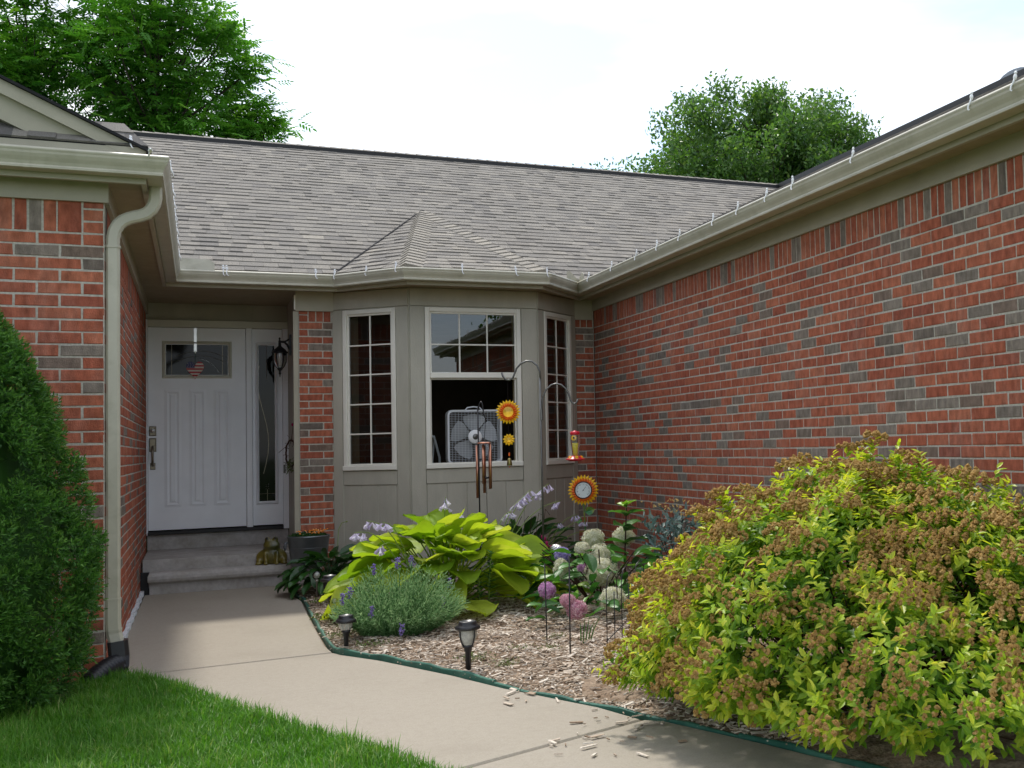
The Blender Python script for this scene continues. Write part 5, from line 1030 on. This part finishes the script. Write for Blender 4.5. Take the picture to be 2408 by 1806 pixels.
for bx, by, tip, n in ((-2.45, -3.2, (-2.80, -3.42, .66), 9), (-2.4, -3.2, (-2.72, -3.4, .735), 8), (-2.4, -3.2, (-2.62, -3.42, .72), 10), (-2.4, -3.25, (-2.66, -3.55, .565), 5), (-2.1, -2.8, (-2.10, -2.9, .85), 11), (-2.0, -2.85, (-1.98, -2.92, .72), 7), (-1.75, -2.75, (-1.545, -2.6, .70), 10), (-1.7, -2.7, (-1.43, -2.52, .80), 12), (-1.65, -2.6, (-1.36, -2.5, .86), 12), (-1.6, -2.5, (-1.19, -2.42, .90), 12), (-1.6, -2.5, (-1.10, -2.45, .76), 6)):
    flower_stalk((bx, by, .35), tip, n, hg, size=1.15)
# dark hosta by the steps
DB = Vector((-2.72, -1.06, .02)); hd_ = thing('dark_hosta', 'dark green hosta mound at the corner of the porch steps', 'hosta', tuple(DB))
for i in range(92):
    t = ((i+.5)/92)**.7; az = i*2.39996; L = random.uniform(.13, .18); rho = .04+.30*t; hh = .22*(1-t**2.1)+.07+random.gauss(0, .02)
    p = DB+Vector((math.cos(az)*rho, math.sin(az)*rho, hh)); big_leaf(p, (math.cos(az), math.sin(az)), math.radians(35-70*t+random.gauss(0, 10)), L, L*random.uniform(.5, .62), random.uniform(.4, 1.0), .18, random.random(), 'hosta_green', hd_, random.gauss(0, .3), .05, 6, 3, vein=.002, petiole=DB, pr=.003)
q = MB(); q.tube([(-2.62, -.55, .2), (-2.60, -.5, .5), (-2.57, -.5, .56), (-2.53, -.52, .57)], .003, 5); q.ball((-2.53, -.52, .57), .008, 6, 5); q.obj('flower_stalk', 'hosta_stem', hd_)
# hosta in shade of the bay, right
VB = Vector((-1.12, -1.35, .02)); hv = thing('shade_hosta', 'dark hosta clump in the shade of the bay beside the hooks', 'hosta', tuple(VB))
for i in range(56):
    t = ((i+.5)/56)**.7; az = i*2.39996; L = random.uniform(.16, .24); rho = .05+.36*t; hh = .34*(1-t**2)+.10
    p = VB+Vector((math.cos(az)*rho*1.3, math.sin(az)*rho, hh)); big_leaf(p, (math.cos(az), math.sin(az)), math.radians(45-60*t+random.gauss(0, 10)), L, L*.45, random.uniform(.4, .9), .15, random.random(), 'hosta_green', hv, random.gauss(0, .3), .04, 6, 3, vein=.002, petiole=VB, pr=.003)
for tip, n in (((-.75, -1.75, .60), 6), ((-.62, -1.6, .53), 5), ((-.50, -1.6, .42), 4), ((-.95, -1.9, .55), 5)): flower_stalk((-1.0, -1.5, .2), tip, n, hv, size=1.0)
q = MB()
for i in range(5): q.tube([(-1.35+.05*i, -1.9, .2), (-1.33+.06*i, -1.95, .55+.03*i), (-1.30+.06*i, -1.97, .62)], .0025, 5)
q.obj('bare_stalks', 'twig', hv)
# lavender
LB = Vector((-2.585, -3.86, .02)); lv = thing('lavender_bush', 'grey-green lavender bush with a few purple spikes at the front of the bed', 'lavender', tuple(LB))
ns = 1100; az = RNG.uniform(0, 2*PI, ns); tl = np.sqrt(RNG.random(ns))*1.25; ln = RNG.uniform(.27, .47, ns)*(1.06-.36*tl)
base = np.stack([LB.x+.13*np.cos(az)*tl, LB.y+.13*np.sin(az)*tl, np.full(ns, LB.z)], 1); dirs = unit(np.stack([np.cos(az)*np.sin(tl), np.sin(az)*np.sin(tl)*.9, np.cos(tl)], 1)); tips = base+dirs*ln[:, None]+np.stack([np.zeros(ns), np.zeros(ns), .05*tl], 1)
q = MB()
for i in range(0, ns): q.tube([base[i], tips[i]], [.0022, .0012], 3, cap=False)
q.obj('stems', 'lavender_leaf', lv, kind='stuff')
nl = 20; tt = np.tile(np.linspace(.22, 1.0, nl), ns); I = np.repeat(np.arange(ns), nl); C_ = base[I]+(tips[I]-base[I])*tt[:, None]; R_ = rdirs(ns*nl); A_ = dirs[I]*.85+R_*.75; leaves('foliage', C_, A_, rdirs(ns*nl), RNG.uniform(.022, .042, ns*nl), RNG.uniform(.0032, .0055, ns*nl), np.clip(.25+.45*tt+RNG.normal(0, .16, ns*nl), .02, 1), 'lavender_leaf', lv, droop=.05)
for (dx_, dy_, z_) in ((-.05, -.42, .10), (-.35, -.1, .27), (-.30, -.05, .30), (-.02, -.1, .47), (.26, -.1, .20), (.33, .05, .30), (.1, .1, .46), (-.2, -.25, .20), (-.15, .0, .43)):
    p = LB+Vector((dx_, dy_, z_)); k_ = 40; C_ = np.array(p)+np.stack([RNG.normal(0, .007, k_), RNG.normal(0, .007, k_), RNG.uniform(-.035, .035, k_)], 1); V, F = blob_np(C_, RNG.uniform(.004, .007, k_)); link('flower_spike', np_mesh('flower_spike', V, F, np.repeat(RNG.random(k_), 8), 'lavender_flower'), lv)
# lily stem
ly = thing('lily_stem', 'slender leafy lily stem in front of the yellow hosta', 'lily', (-1.88, -3.27, .03)); q = MB(); q.tube([(-1.88, -3.27, .0), (-1.875, -3.275, .25), (-1.86, -3.28, .44)], [.006, .005, .003], 6); q.tube([(-1.94, -3.26, .0), (-1.945, -3.27, .2), (-1.95, -3.28, .30)], [.005, .004, .002], 6); q.obj('stem', 'hosta_stem', ly, True)
k_ = 110; tt = RNG.random(k_); w2 = RNG.random(k_) < .3; zz = np.where(w2, .03+.26*tt, .03+.42*tt); xx = np.where(w2, -1.945, -1.88+.02*tt); a = RNG.uniform(0, 2*PI, k_); leaves('foliage', np.stack([xx, np.full(k_, -3.272), zz], 1), np.stack([np.cos(a), np.sin(a), .35+.5*tt], 1), np.stack([-np.cos(a)*.3, -np.sin(a)*.3, np.ones(k_)], 1), RNG.uniform(.06, .10, k_)*(1.1-.5*tt), .017, RNG.random(k_), 'lily_leaf', ly, droop=.25)
# hydrangea
hy = thing('hydrangea', 'hydrangea with creamy white, pink and lilac flower heads beside the spirea', 'hydrangea', (-1.05, -3.3, 0))
def ovate(p, d, pitch, L, tone, roll=0): return big_leaf(p, d, pitch, L, L*random.uniform(.55, .66), random.uniform(.4, .9), .12, tone, 'hydrangea_leaf', hy, roll, .05, 6, 4, vein=.003)
q = MB()
for i in range(16):
    a = random.uniform(0, 2*PI); e = Vector((-1.05+.45*math.cos(a), -3.35+.55*math.sin(a), random.uniform(.25, .5))); q.tube([(-1.05+.06*math.cos(a), -3.3+.06*math.sin(a), 0), ((-1.05+e.x)*.5, (-3.3+e.y)*.5, e.z*.6), e], [.006, .005, .004], 6)
q.tube([(-.80, -3.10, 0), (-.79, -3.1, .4), (-.77, -3.1, .76)], [.008, .007, .004], 6); q.obj('stems', 'twig', hy)
for i in range(150):
    a = random.uniform(0, 2*PI); r_ = .58*math.sqrt(random.random()); p = Vector((-1.05+r_*math.cos(a)*.95, -3.42+r_*math.sin(a)*1.25, .09+.40*random.random()*(1-.45*(r_/.58)**2)))
    if p.x > -.12: continue
    ovate(p, (math.cos(a)+random.gauss(0, .5), math.sin(a)+random.gauss(0, .5)), random.gauss(.15, .35), random.uniform(.10, .17), min(1, max(.02, random.gauss(.38, .22))), random.gauss(0, .35))
for z_, a, L, tn in ((.44, 2.6, .17, .4), (.45, -.4, .19, .3), (.56, 3.6, .18, .45), (.54, -1.2, .17, .25), (.57, .6, .17, .5), (.66, 2.9, .15, .6), (.655, -.3, .16, .45), (.66, -1.9, .13, .7), (.72, 2.0, .10, .95), (.73, -.9, .12, .85), (.735, .9, .09, 1.), (.74, 4.0, .08, .9)):
    ovate(Vector((-.785+.02*(z_-.4), -3.1, z_)), (math.cos(a)*.9, math.sin(a)-.25), .35+1.1*max(0, z_-.62), L, tn, random.gauss(0, .2))
def bloom(c, r_, m_, sq=(1, 1, .9), lab=None):
    n = int(260*(r_/.09)**1.6)+90; D_ = rdirs(n); C_ = np.array(c)+D_*np.array(sq)*r_*RNG.uniform(.82, 1.06, n)[:, None]; Vs, Fs, T_ = [], [], []; k = 0
    nr = unit(D_+RNG.normal(0, .25, (n, 3))); s1 = unit(np.cross(nr, rdirs(n))); s2 = np.cross(nr, s1); pw = RNG.uniform(.011, .017, n)[:, None]
    for e, (u_, v_) in enumerate(((s1, s2), (s2, -s1), (-s1, -s2), (-s2, s1))):
        Vs.append(np.stack([C_, C_+(u_*.9+v_*.35)*pw*.8+nr*.002, C_+u_*pw*1.25+v_*pw*.25-nr*.001, C_+(u_*.9-v_*.35)*pw*.8+nr*.002], 1).reshape(-1, 3)); Fs.append(k+np.arange(n)[:, None]*4+np.array([0, 3, 2, 1])); k += 4*n; T_.append(RNG.random(n))
    o = link('flower_head', np_mesh('flower_head', np.concatenate(Vs), np.concatenate(Fs), np.concatenate(T_), m_), hy)
    if lab: o['label'] = lab
    q = MB(); q.tone = .05; q.ball(c, r_*.80, 12, 8, sq); link('flower_core', q.mesh('flower_core', m_, True), o, inv=True)
bloom((-.985, -2.92, .475), .085, 'bloom_white'); bloom((-1.155, -3.62, .295), .115, 'bloom_white', (1.05, 1, .85)); bloom((-1.10, -3.42, .395), .075, 'bloom_white', (1, 1, 1.1)); bloom((-1.42, -3.52, .325), .065, 'bloom_white', (.8, .8, 1.2)); bloom((-.765, -3.0, .485), .085, 'bloom_white'); bloom((-1.16, -3.2, .43), .055, 'bloom_white')
bloom((-1.27, -4.2, .18), .085, 'bloom_white'); bloom((-1.60, -3.8, .222), .058, 'bloom_pink'); bloom((-1.547, -4.3, .145), .066, 'bloom_rose'); bloom((-1.60, -4.28, .205), .048, 'bloom_rose'); bloom((-1.345, -3.3, .411), .056, 'bloom_lilac'); bloom((-1.235, -3.52, .33), .06, 'bloom_pink')
for i in range(26):
    a = random.uniform(0, 2*PI); r_ = .3*math.sqrt(random.random()); p = Vector((-1.42+r_*math.cos(a), -4.0+r_*math.sin(a)*1.1, .06+.12*random.random())); ovate(p, (math.cos(a), math.sin(a)), random.gauss(.2, .3), random.uniform(.09, .14), min(1, max(.02, random.gauss(.35, .2))), random.gauss(0, .3))
# blue-leaved perennial and bleeding heart behind
bp = thing('blue_leaved_perennial', 'grey-blue leafy perennial against the brick wall behind the hydrangea', 'plant', (-.40, -3.3, 0)); k_ = 520
a = RNG.uniform(0, 2*PI, k_); r_ = .30*np.sqrt(RNG.random(k_)); C_ = np.stack([-.38+r_*np.cos(a), -3.3+r_*np.sin(a)*1.5, .15+RNG.random(k_)*.50], 1); C_[:, 0] = np.minimum(C_[:, 0], -.05); leaves('foliage', C_, rdirs(k_)+[0, 0, .2], rdirs(k_)*.7+[0, 0, .7], RNG.uniform(.05, .10, k_), RNG.uniform(.022, .04, k_), RNG.random(k_), 'blue_leaf', bp)
q = MB()
for i in range(14): a = 2*PI*i/14; q.tube([(-.38, -3.3, 0), (-.38+.15*math.cos(a), -3.3+.2*math.sin(a), .4), (-.38+.2*math.cos(a), -3.3+.35*math.sin(a), .62+.05*math.sin(i*3))], .003, 5)
q.obj('stems', 'twig', bp)
k_ = 60; leaves('dried_tips', np.stack([-.36+RNG.normal(0, .12, k_), -3.25+RNG.normal(0, .2, k_), .66+RNG.random(k_)*.10], 1), rdirs(k_)+[0, 0, -.3], rdirs(k_), .035, .012, np.full(k_, .8), 'spirea_flower', bp)
fb = thing('bleeding_heart', 'low dark ferny plant with magenta flowers behind the silver ball', 'plant', (-1.0, -2.1, 0)); k_ = 900; a = RNG.uniform(0, 2*PI, k_); r_ = .34*np.sqrt(RNG.random(k_)); leaves('foliage', np.stack([-.98+r_*np.cos(a)*1.3, -2.25+r_*np.sin(a), .06+RNG.random(k_)*.30*(1.2-r_/.34)], 1), rdirs(k_)+[0, 0, .2], rdirs(k_)*.6+[0, 0, .8], RNG.uniform(.03, .06, k_), RNG.uniform(.010, .02, k_), RNG.random(k_)*.8, 'hosta_green', fb)
for x, y, z_ in ((-1.19, -2.2, .46), (-1.17, -2.2, .44), (-1.16, -2.22, .41), (-1.15, -2.2, .38), (-1.12, -2.2, .37)): q = MB(); q.ball((x, y, z_), .013, 8, 6, (1, .7, 1.2)); q.obj('heart_flower', 'magenta_petal', fb, True)
md = thing('magenta_perennial', 'perennial with a few magenta flowers by the wall behind the spirea', 'plant', (-.2, -4.6, 0)); k_ = 420; leaves('foliage', np.stack([-.25+RNG.normal(0, .08, k_), -4.6+RNG.normal(0, .25, k_), RNG.random(k_)*.66], 1), rdirs(k_)+[0, 0, .3], rdirs(k_)*.6+[0, 0, .8], .07, .022, RNG.random(k_), 'hydrangea_leaf', md)
for i in range(7): q = MB(); c = Vector((-.30+random.gauss(0, .05), -4.55+random.gauss(0, .16), .68+random.random()*.08)); petals(q, c, 6, .004, .028, .02, (-.5, -.8, .4), UZ, 0, .006); q.obj('flower', 'magenta_petal', md)
# spirea
SC = Vector((-1.06, -7.12, 0)); RX, RY, RH = 1.08, 1.42, 1.0
sp = thing('spirea_shrub', 'large yellow-green spirea covered in faded tan flower clusters, overhanging the walk', 'shrub', tuple(SC))
def dome(n, lo=-.12):
    u_ = RNG.uniform(0, 2*PI, n); zz = RNG.uniform(lo, 1, n); return u_, zz
def lump(u_, z_): return 1+.07*np.sin(3*u_+2.1+3*z_)+.06*np.sin(5*u_-1.3-4*z_)+.045*np.sin(9*u_+6*z_)+.05*np.sin(13*u_-7*z_+1)
def dpos(u_, z_, k):
    rh = np.clip(1-np.clip(z_, 0, 1)**1.6, 0, 1)**.60; rh = np.where(z_ < 0, 1+z_*1.4, rh); R_ = lump(u_, z_)*k
    return np.stack([SC.x+RX*rh*np.cos(u_)*R_, SC.y+RY*rh*np.sin(u_)*R_, np.maximum(.04, .22+(RH-.22)*z_*R_)], 1)
def shoots(ns, kk, lmin, lmax, nl, Ls, Ws, tone0, tone1, name, upb=.55):
    u_, z_ = dome(ns); P_ = dpos(u_, z_, kk*RNG.uniform(.90, 1.0, ns)); P_[:, 0] = np.minimum(P_[:, 0], -.06)
    O_ = unit(np.stack([np.cos(u_)*np.sqrt(np.clip(1-z_**2, .02, 1)), np.sin(u_)*np.sqrt(np.clip(1-z_**2, .02, 1)), z_*.9], 1)); D_ = unit(O_+np.array([0, 0, upb])+RNG.normal(0, .28, (ns, 3))); ln = RNG.uniform(lmin, lmax, ns)
    I = np.repeat(np.arange(ns), nl); tt = np.tile(np.linspace(.0, 1.0, nl), ns); C_ = P_[I]+D_[I]*(ln[I]*tt)[:, None]
    sd_ = unit(np.cross(D_[I], rdirs(ns*nl))); A_ = sd_+D_[I]*(.35+.5*tt)[:, None]; N_ = D_[I]*.8+np.array([0, 0, .6])+RNG.normal(0, .25, (ns*nl, 3))
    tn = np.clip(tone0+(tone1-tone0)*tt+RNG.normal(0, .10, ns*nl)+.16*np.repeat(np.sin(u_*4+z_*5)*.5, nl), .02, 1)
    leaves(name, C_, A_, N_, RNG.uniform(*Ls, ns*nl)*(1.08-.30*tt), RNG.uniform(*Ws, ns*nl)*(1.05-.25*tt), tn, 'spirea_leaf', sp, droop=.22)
    return P_+D_*ln[:, None], D_, u_, z_
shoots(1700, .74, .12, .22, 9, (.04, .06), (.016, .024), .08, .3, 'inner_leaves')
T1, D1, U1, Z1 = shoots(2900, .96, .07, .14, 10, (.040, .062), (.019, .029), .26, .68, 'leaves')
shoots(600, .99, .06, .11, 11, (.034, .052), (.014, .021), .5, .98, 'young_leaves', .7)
q = MB()
for i in range(150):
    p = T1[i*13]-D1[i*13]*.12; q.tube([(SC.x+(p[0]-SC.x)*.12, SC.y+(p[1]-SC.y)*.12, 0), (SC.x+(p[0]-SC.x)*.62, SC.y+(p[1]-SC.y)*.62, p[2]*.62), tuple(p)], [.006, .004, .002], 5, cap=False)
q.obj('stems', 'twig', sp, kind='stuff')
CV = []
for v_ in range(7):
    n = 90; a = RNG.uniform(0, 2*PI, n); r_ = .036*np.sqrt(RNG.random(n)); sub = np.round(a/(2*PI)*6)/6*2*PI; C_ = np.stack([r_*np.cos(a)*.6+.020*np.cos(sub)*(r_ > .014), r_*np.sin(a)*.6+.020*np.sin(sub)*(r_ > .014), .012*(1-(r_/.036)**2)+RNG.normal(0, .004, n)], 1)
    C_[:, :2] *= .86; V, F = blob_np(C_, RNG.uniform(.0042, .0068, n)); CV.append((V, F, np.repeat(np.clip(RNG.normal(.5, .28, n), .02, 1), 8)))
CVM = [np_mesh('flower_cluster', V, F, t_, 'spirea_flower') for V, F, t_ in CV]
keep = [i for i in range(len(T1)) if random.random() < (.42 if Z1[i] > .2 else .26)]
keep.sort(key=lambda i: (0 if inview(T1[i], -5) else 1, -(CAMP-Vector(T1[i])).normalized().dot(Vector(unit(np.array([math.cos(U1[i]), math.sin(U1[i]), Z1[i]*.8]))))*ppm(T1[i])))
VV, FF, TT, off = [], [], [], 0
for r_, i in enumerate(keep):
    z = Vector(D1[i]+np.array([0, 0, .5])).normalized(); x = z.orthogonal().normalized(); y = z.cross(x); s_ = random.uniform(.8, 1.5)
    M3 = np.array([x, y, z]).T*s_; p = T1[i]+D1[i]*.012
    if r_ < 290:
        ob = bpy.data.objects.new('flower_cluster', random.choice(CVM)); COL.objects.link(ob); ob.parent = sp; M = Matrix(((*M3[0], p[0]-SC.x), (*M3[1], p[1]-SC.y), (*M3[2], p[2]-SC.z), (0, 0, 0, 1))); ob.matrix_basis = M
    else:
        V, F, t_ = random.choice(CV); VV.append(V@M3.T+p); FF.append(F+off); TT.append(t_); off += len(V)
link('flower_clusters', np_mesh('flower_clusters', np.concatenate(VV), np.concatenate(FF), np.concatenate(TT), 'spirea_flower'), sp, 'stuff')
# yew at the left edge
YC = Vector((-4.86, -5.02, 0)); yw = thing('yew_shrub', 'dense dark green yew clipped to a cone in front of the brick gable wing', 'shrub', tuple(YC))
def ypos(u_, z_, k):
    R_ = np.interp(z_*2.08, [0, .2, .42, .69, .94, 1.15, 1.47, 1.72, 1.92, 2.08], [.48, .59, .64, .66, .60, .54, .45, .33, .19, .02])*(1+.06*np.sin(4*u_+5*z_)+.05*np.sin(7*u_-9*z_)+.04*np.sin(11*u_+17*z_))*k
    return np.stack([YC.x+R_*np.cos(u_), YC.y+R_*np.sin(u_)*.92, .02+2.05*z_], 1)
nc = 1150; cu = RNG.uniform(0, 2*PI, nc); cz_ = RNG.random(nc)**.95; CP = ypos(cu, cz_, RNG.uniform(.84, .93, nc)); CO = unit(np.stack([np.cos(cu), np.sin(cu), np.full(nc, .45)], 1)); cr_ = RNG.uniform(.055, .10, nc)
per = 25; K = np.repeat(np.arange(nc), per); ns = nc*per; dd = unit(rdirs(ns)+CO[K]*.9); P_ = CP[K]+dd*cr_[K][:, None]*.62; D_ = unit(dd+np.array([0, 0, .35])+RNG.normal(0, .2, (ns, 3))); ok = (P_[:, 1] < YL-.05); P_, D_, dd, K = P_[ok], D_[ok], dd[ok], K[ok]; ns = len(P_)
nl = 8; I = np.repeat(np.arange(ns), nl); tt = np.tile(np.linspace(0, 1, nl), ns); C_ = P_[I]+D_[I]*(cr_[K][I]*.55*tt)[:, None]; A_ = unit(np.cross(D_[I], rdirs(ns*nl)))*.8+D_[I]*(.4+.7*tt)[:, None]
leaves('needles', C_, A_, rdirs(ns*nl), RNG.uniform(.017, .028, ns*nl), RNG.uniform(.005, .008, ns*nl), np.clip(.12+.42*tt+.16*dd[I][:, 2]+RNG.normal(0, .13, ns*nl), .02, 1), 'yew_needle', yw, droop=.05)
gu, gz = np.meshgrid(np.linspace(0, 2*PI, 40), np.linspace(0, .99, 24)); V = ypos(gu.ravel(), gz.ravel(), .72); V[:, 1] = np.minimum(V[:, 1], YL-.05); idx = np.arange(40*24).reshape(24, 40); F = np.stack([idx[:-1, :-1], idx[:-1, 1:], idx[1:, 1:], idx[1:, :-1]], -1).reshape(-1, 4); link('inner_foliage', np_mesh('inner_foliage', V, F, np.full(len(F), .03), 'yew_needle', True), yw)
q = MB(); q.tube([(YC.x, YC.y, -.05), (YC.x, YC.y, 1.2)], [.05, .02], 8); q.obj('trunk', 'bark', yw)
# small weeds in the mulch
WL = ['under the small ribbed path light', 'just behind the bend of the edging', 'by the nearest path light', 'before the pink blooms', 'by the taller stake', 'by the dark path light', 'at the crackled globe light', 'before the nearest path light', 'by the shorter stake']
for i, (x, y, s_) in enumerate(((-2.92, -3.75, 1.), (-2.78, -4.25, 1.1), (-2.35, -5.05, .9), (-2.1, -4.95, .9), (-1.95, -5.05, 1.), (-2.86, -1.9, 1.2), (-2.93, -2.85, 1.2), (-2.25, -5.3, .8), (-1.78, -4.65, .8))):
    k_ = 150; C_ = np.stack([x+RNG.normal(0, .05*s_, k_), y+RNG.normal(0, .05*s_, k_), .03+RNG.random(k_)*.03], 1); V, F = leaf_arrays(C_, rdirs(k_)+[0, 0, .4], rdirs(k_)*.5+[0, 0, 1], .016*s_, .008*s_); tag(link('weed_patch', np_mesh('weed_patch', V, F, np.repeat(RNG.random(k_), 2), 'weed_leaf')), 'low patch of tiny green weeds in the mulch '+WL[i], 'weeds', 'weeds in the mulch')
q = MB()
for i in range(5): q.tone = .5; q.tube([(-1.72+.012*i, -4.95, .02), (-1.725+.02*i, -4.96, .12), (-1.73+.03*i, -4.97, .17+.02*(i % 3))], [.004, .004, .001], 5)
tag(q.obj('iris_shoot', 'lily_leaf'), 'small upright green shoot in the mulch near the wire hoop', 'plant')
# ------------------------------------------------------------------ trees
def tree(name, label, base, top, cc, cr, nclust, per, m_, frond=True, seed=1, sig=.42, Ls=(.07, .11), group=None, wk=.42):
    rs_ = np.random.default_rng(seed); t = thing(name, label, 'tree', base, group); base, cc = Vector(base), Vector(cc)
    d_ = rs_.normal(size=(nclust, 3)); d_ /= np.linalg.norm(d_, axis=1, keepdims=True); k = rs_.random(nclust)**.45; cl = np.array(cc)+d_*np.array(cr)*k[:, None]
    cl[:, 2] = np.maximum(cl[:, 2], cc.z-cr[2]*.85)
    q = MB(); tp = [base, base.lerp(cc, .45)+Vector((.1, .1, 0)), base.lerp(cc, .8), cc+UZ*cr[2]*.2]; q.tube(tp, [.17, .11, .07, .02], 9); q.obj('trunk', 'bark', t, True)
    q = MB()
    for i in range(nclust):
        e = Vector(cl[i]); hz = max(base.z+1, e.z-.35*math.hypot(e.x-cc.x, e.y-cc.y)-.9); f_ = min(.97, max(.3, (hz-base.z)/(cc.z-base.z))) if hz < cc.z else None; s = base.lerp(cc, f_) if f_ else cc+UZ*min(hz-cc.z, cr[2]*.4); mid = s.lerp(e, .55)+Vector((.1*rs_.normal(), .1*rs_.normal(), -.12)); q.tube([s, mid, e, e+(e-mid)*.35], [.026, .017, .009, .004], 5, cap=False)
    q.obj('branches', 'bark', t, True)
    if frond:                                           # pinnate leaves: leaflets set along a stalk
        nf = nclust*per; I = np.repeat(np.arange(nclust), per); C0 = cl[I]+np.clip(rs_.normal(size=(nf, 3)), -1.8, 1.8)*sig*np.array([1, 1, .8]); fd = rs_.normal(size=(nf, 3)); fd[:, 2] = fd[:, 2]*.4-.15; fd += (C0-np.array(cc))*.25; fd /= np.linalg.norm(fd, axis=1, keepdims=True)
        nl = 9; J = np.repeat(np.arange(nf), nl); tt = np.tile(np.linspace(.15, 1, nl), nf); sg = np.tile(np.where(np.arange(nl) % 2, 1., -1.), nf); sg[np.arange(nl-1, nf*nl, nl)] = 0
        up = np.array([0, 0, 1.])+rs_.normal(size=(nf, 3))*.35; sd2 = np.cross(fd, up); sd2 /= np.linalg.norm(sd2, axis=1, keepdims=True); C_ = C0[J]+fd[J]*(tt*.30)[:, None]; A_ = sd2[J]*sg[:, None]+fd[J]*.55; N_ = up[J]
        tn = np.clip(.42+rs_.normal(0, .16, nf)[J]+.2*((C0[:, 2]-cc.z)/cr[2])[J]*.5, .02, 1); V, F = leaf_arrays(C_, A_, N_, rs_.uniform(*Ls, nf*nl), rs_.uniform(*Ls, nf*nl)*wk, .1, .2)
    else:
        nf = nclust*per; I = np.repeat(np.arange(nclust), per); C_ = cl[I]+np.clip(rs_.normal(size=(nf, 3)), -1.7, 1.7)*sig; A_ = rs_.normal(size=(nf, 3)); A_[:, 2] -= .2; N_ = rs_.normal(size=(nf, 3))*.7+[0, 0, .7]; tn = np.clip(.42+rs_.normal(0, .2, nf), .02, 1); V, F = leaf_arrays(C_, A_, N_, rs_.uniform(*Ls, nf), rs_.uniform(*Ls, nf)*.5, .1, .15)
    link('crown', np_mesh('crown', V, F, np.repeat(tn, 2), m_), t, 'stuff')
    return t
tree('ash_tree', 'tall green tree with feathery leaves behind the main roof ridge', (-4.6, 14, -.1), 0, (-4.45, 14.2, 9.0), (1.8, 1.8, 2.9), 88, 46, 'ash_leaf', seed=3, sig=.28, Ls=(.09, .14), wk=.46)
tree('ash_tree', 'feathery tree partly hidden by the gable rake', (-6.9, 14.8, -.1), 0, (-6.8, 14.8, 8.9), (1.1, 1.5, 3.0), 56, 46, 'ash_leaf', seed=5, sig=.28, Ls=(.09, .14), wk=.46)
tree('ash_sapling', 'low feathery sapling showing just over the main roof ridge', (-2.5, 13.6, -.1), 0, (-2.7, 13.6, 7.3), (.95, .9, 1.0), 26, 34, 'ash_leaf', seed=9, sig=.2, Ls=(.09, .14), wk=.46)
tree('oak_tree', 'broad round-headed green tree rising behind the roof valley', (11.2, 18, -.1), 0, (11.1, 18, 8.95), (3.75, 3.0, 2.35), 240, 250, 'oak_leaf', frond=False, seed=4, sig=.28, Ls=(.11, .17))
tree('far_tree', 'small distant tree top just above the main roof ridge', (6.3, 19, -.1), 0, (6.4, 19, 8.2), (.9, .8, .85), 14, 90, 'oak_leaf', frond=False, seed=8, sig=.28, Ls=(.09, .13))
# across the street, behind the viewer: seen only mirrored in the window glass
tree('street_tree', 'green tree across the street, mirrored in the centre bay window', (8.2, -30, -.1), 0, (8.2, -30, 6.8), (2.3, 2.3, 3.0), 60, 90, 'oak_leaf', frond=False, seed=12, sig=.6, Ls=(.22, .34))
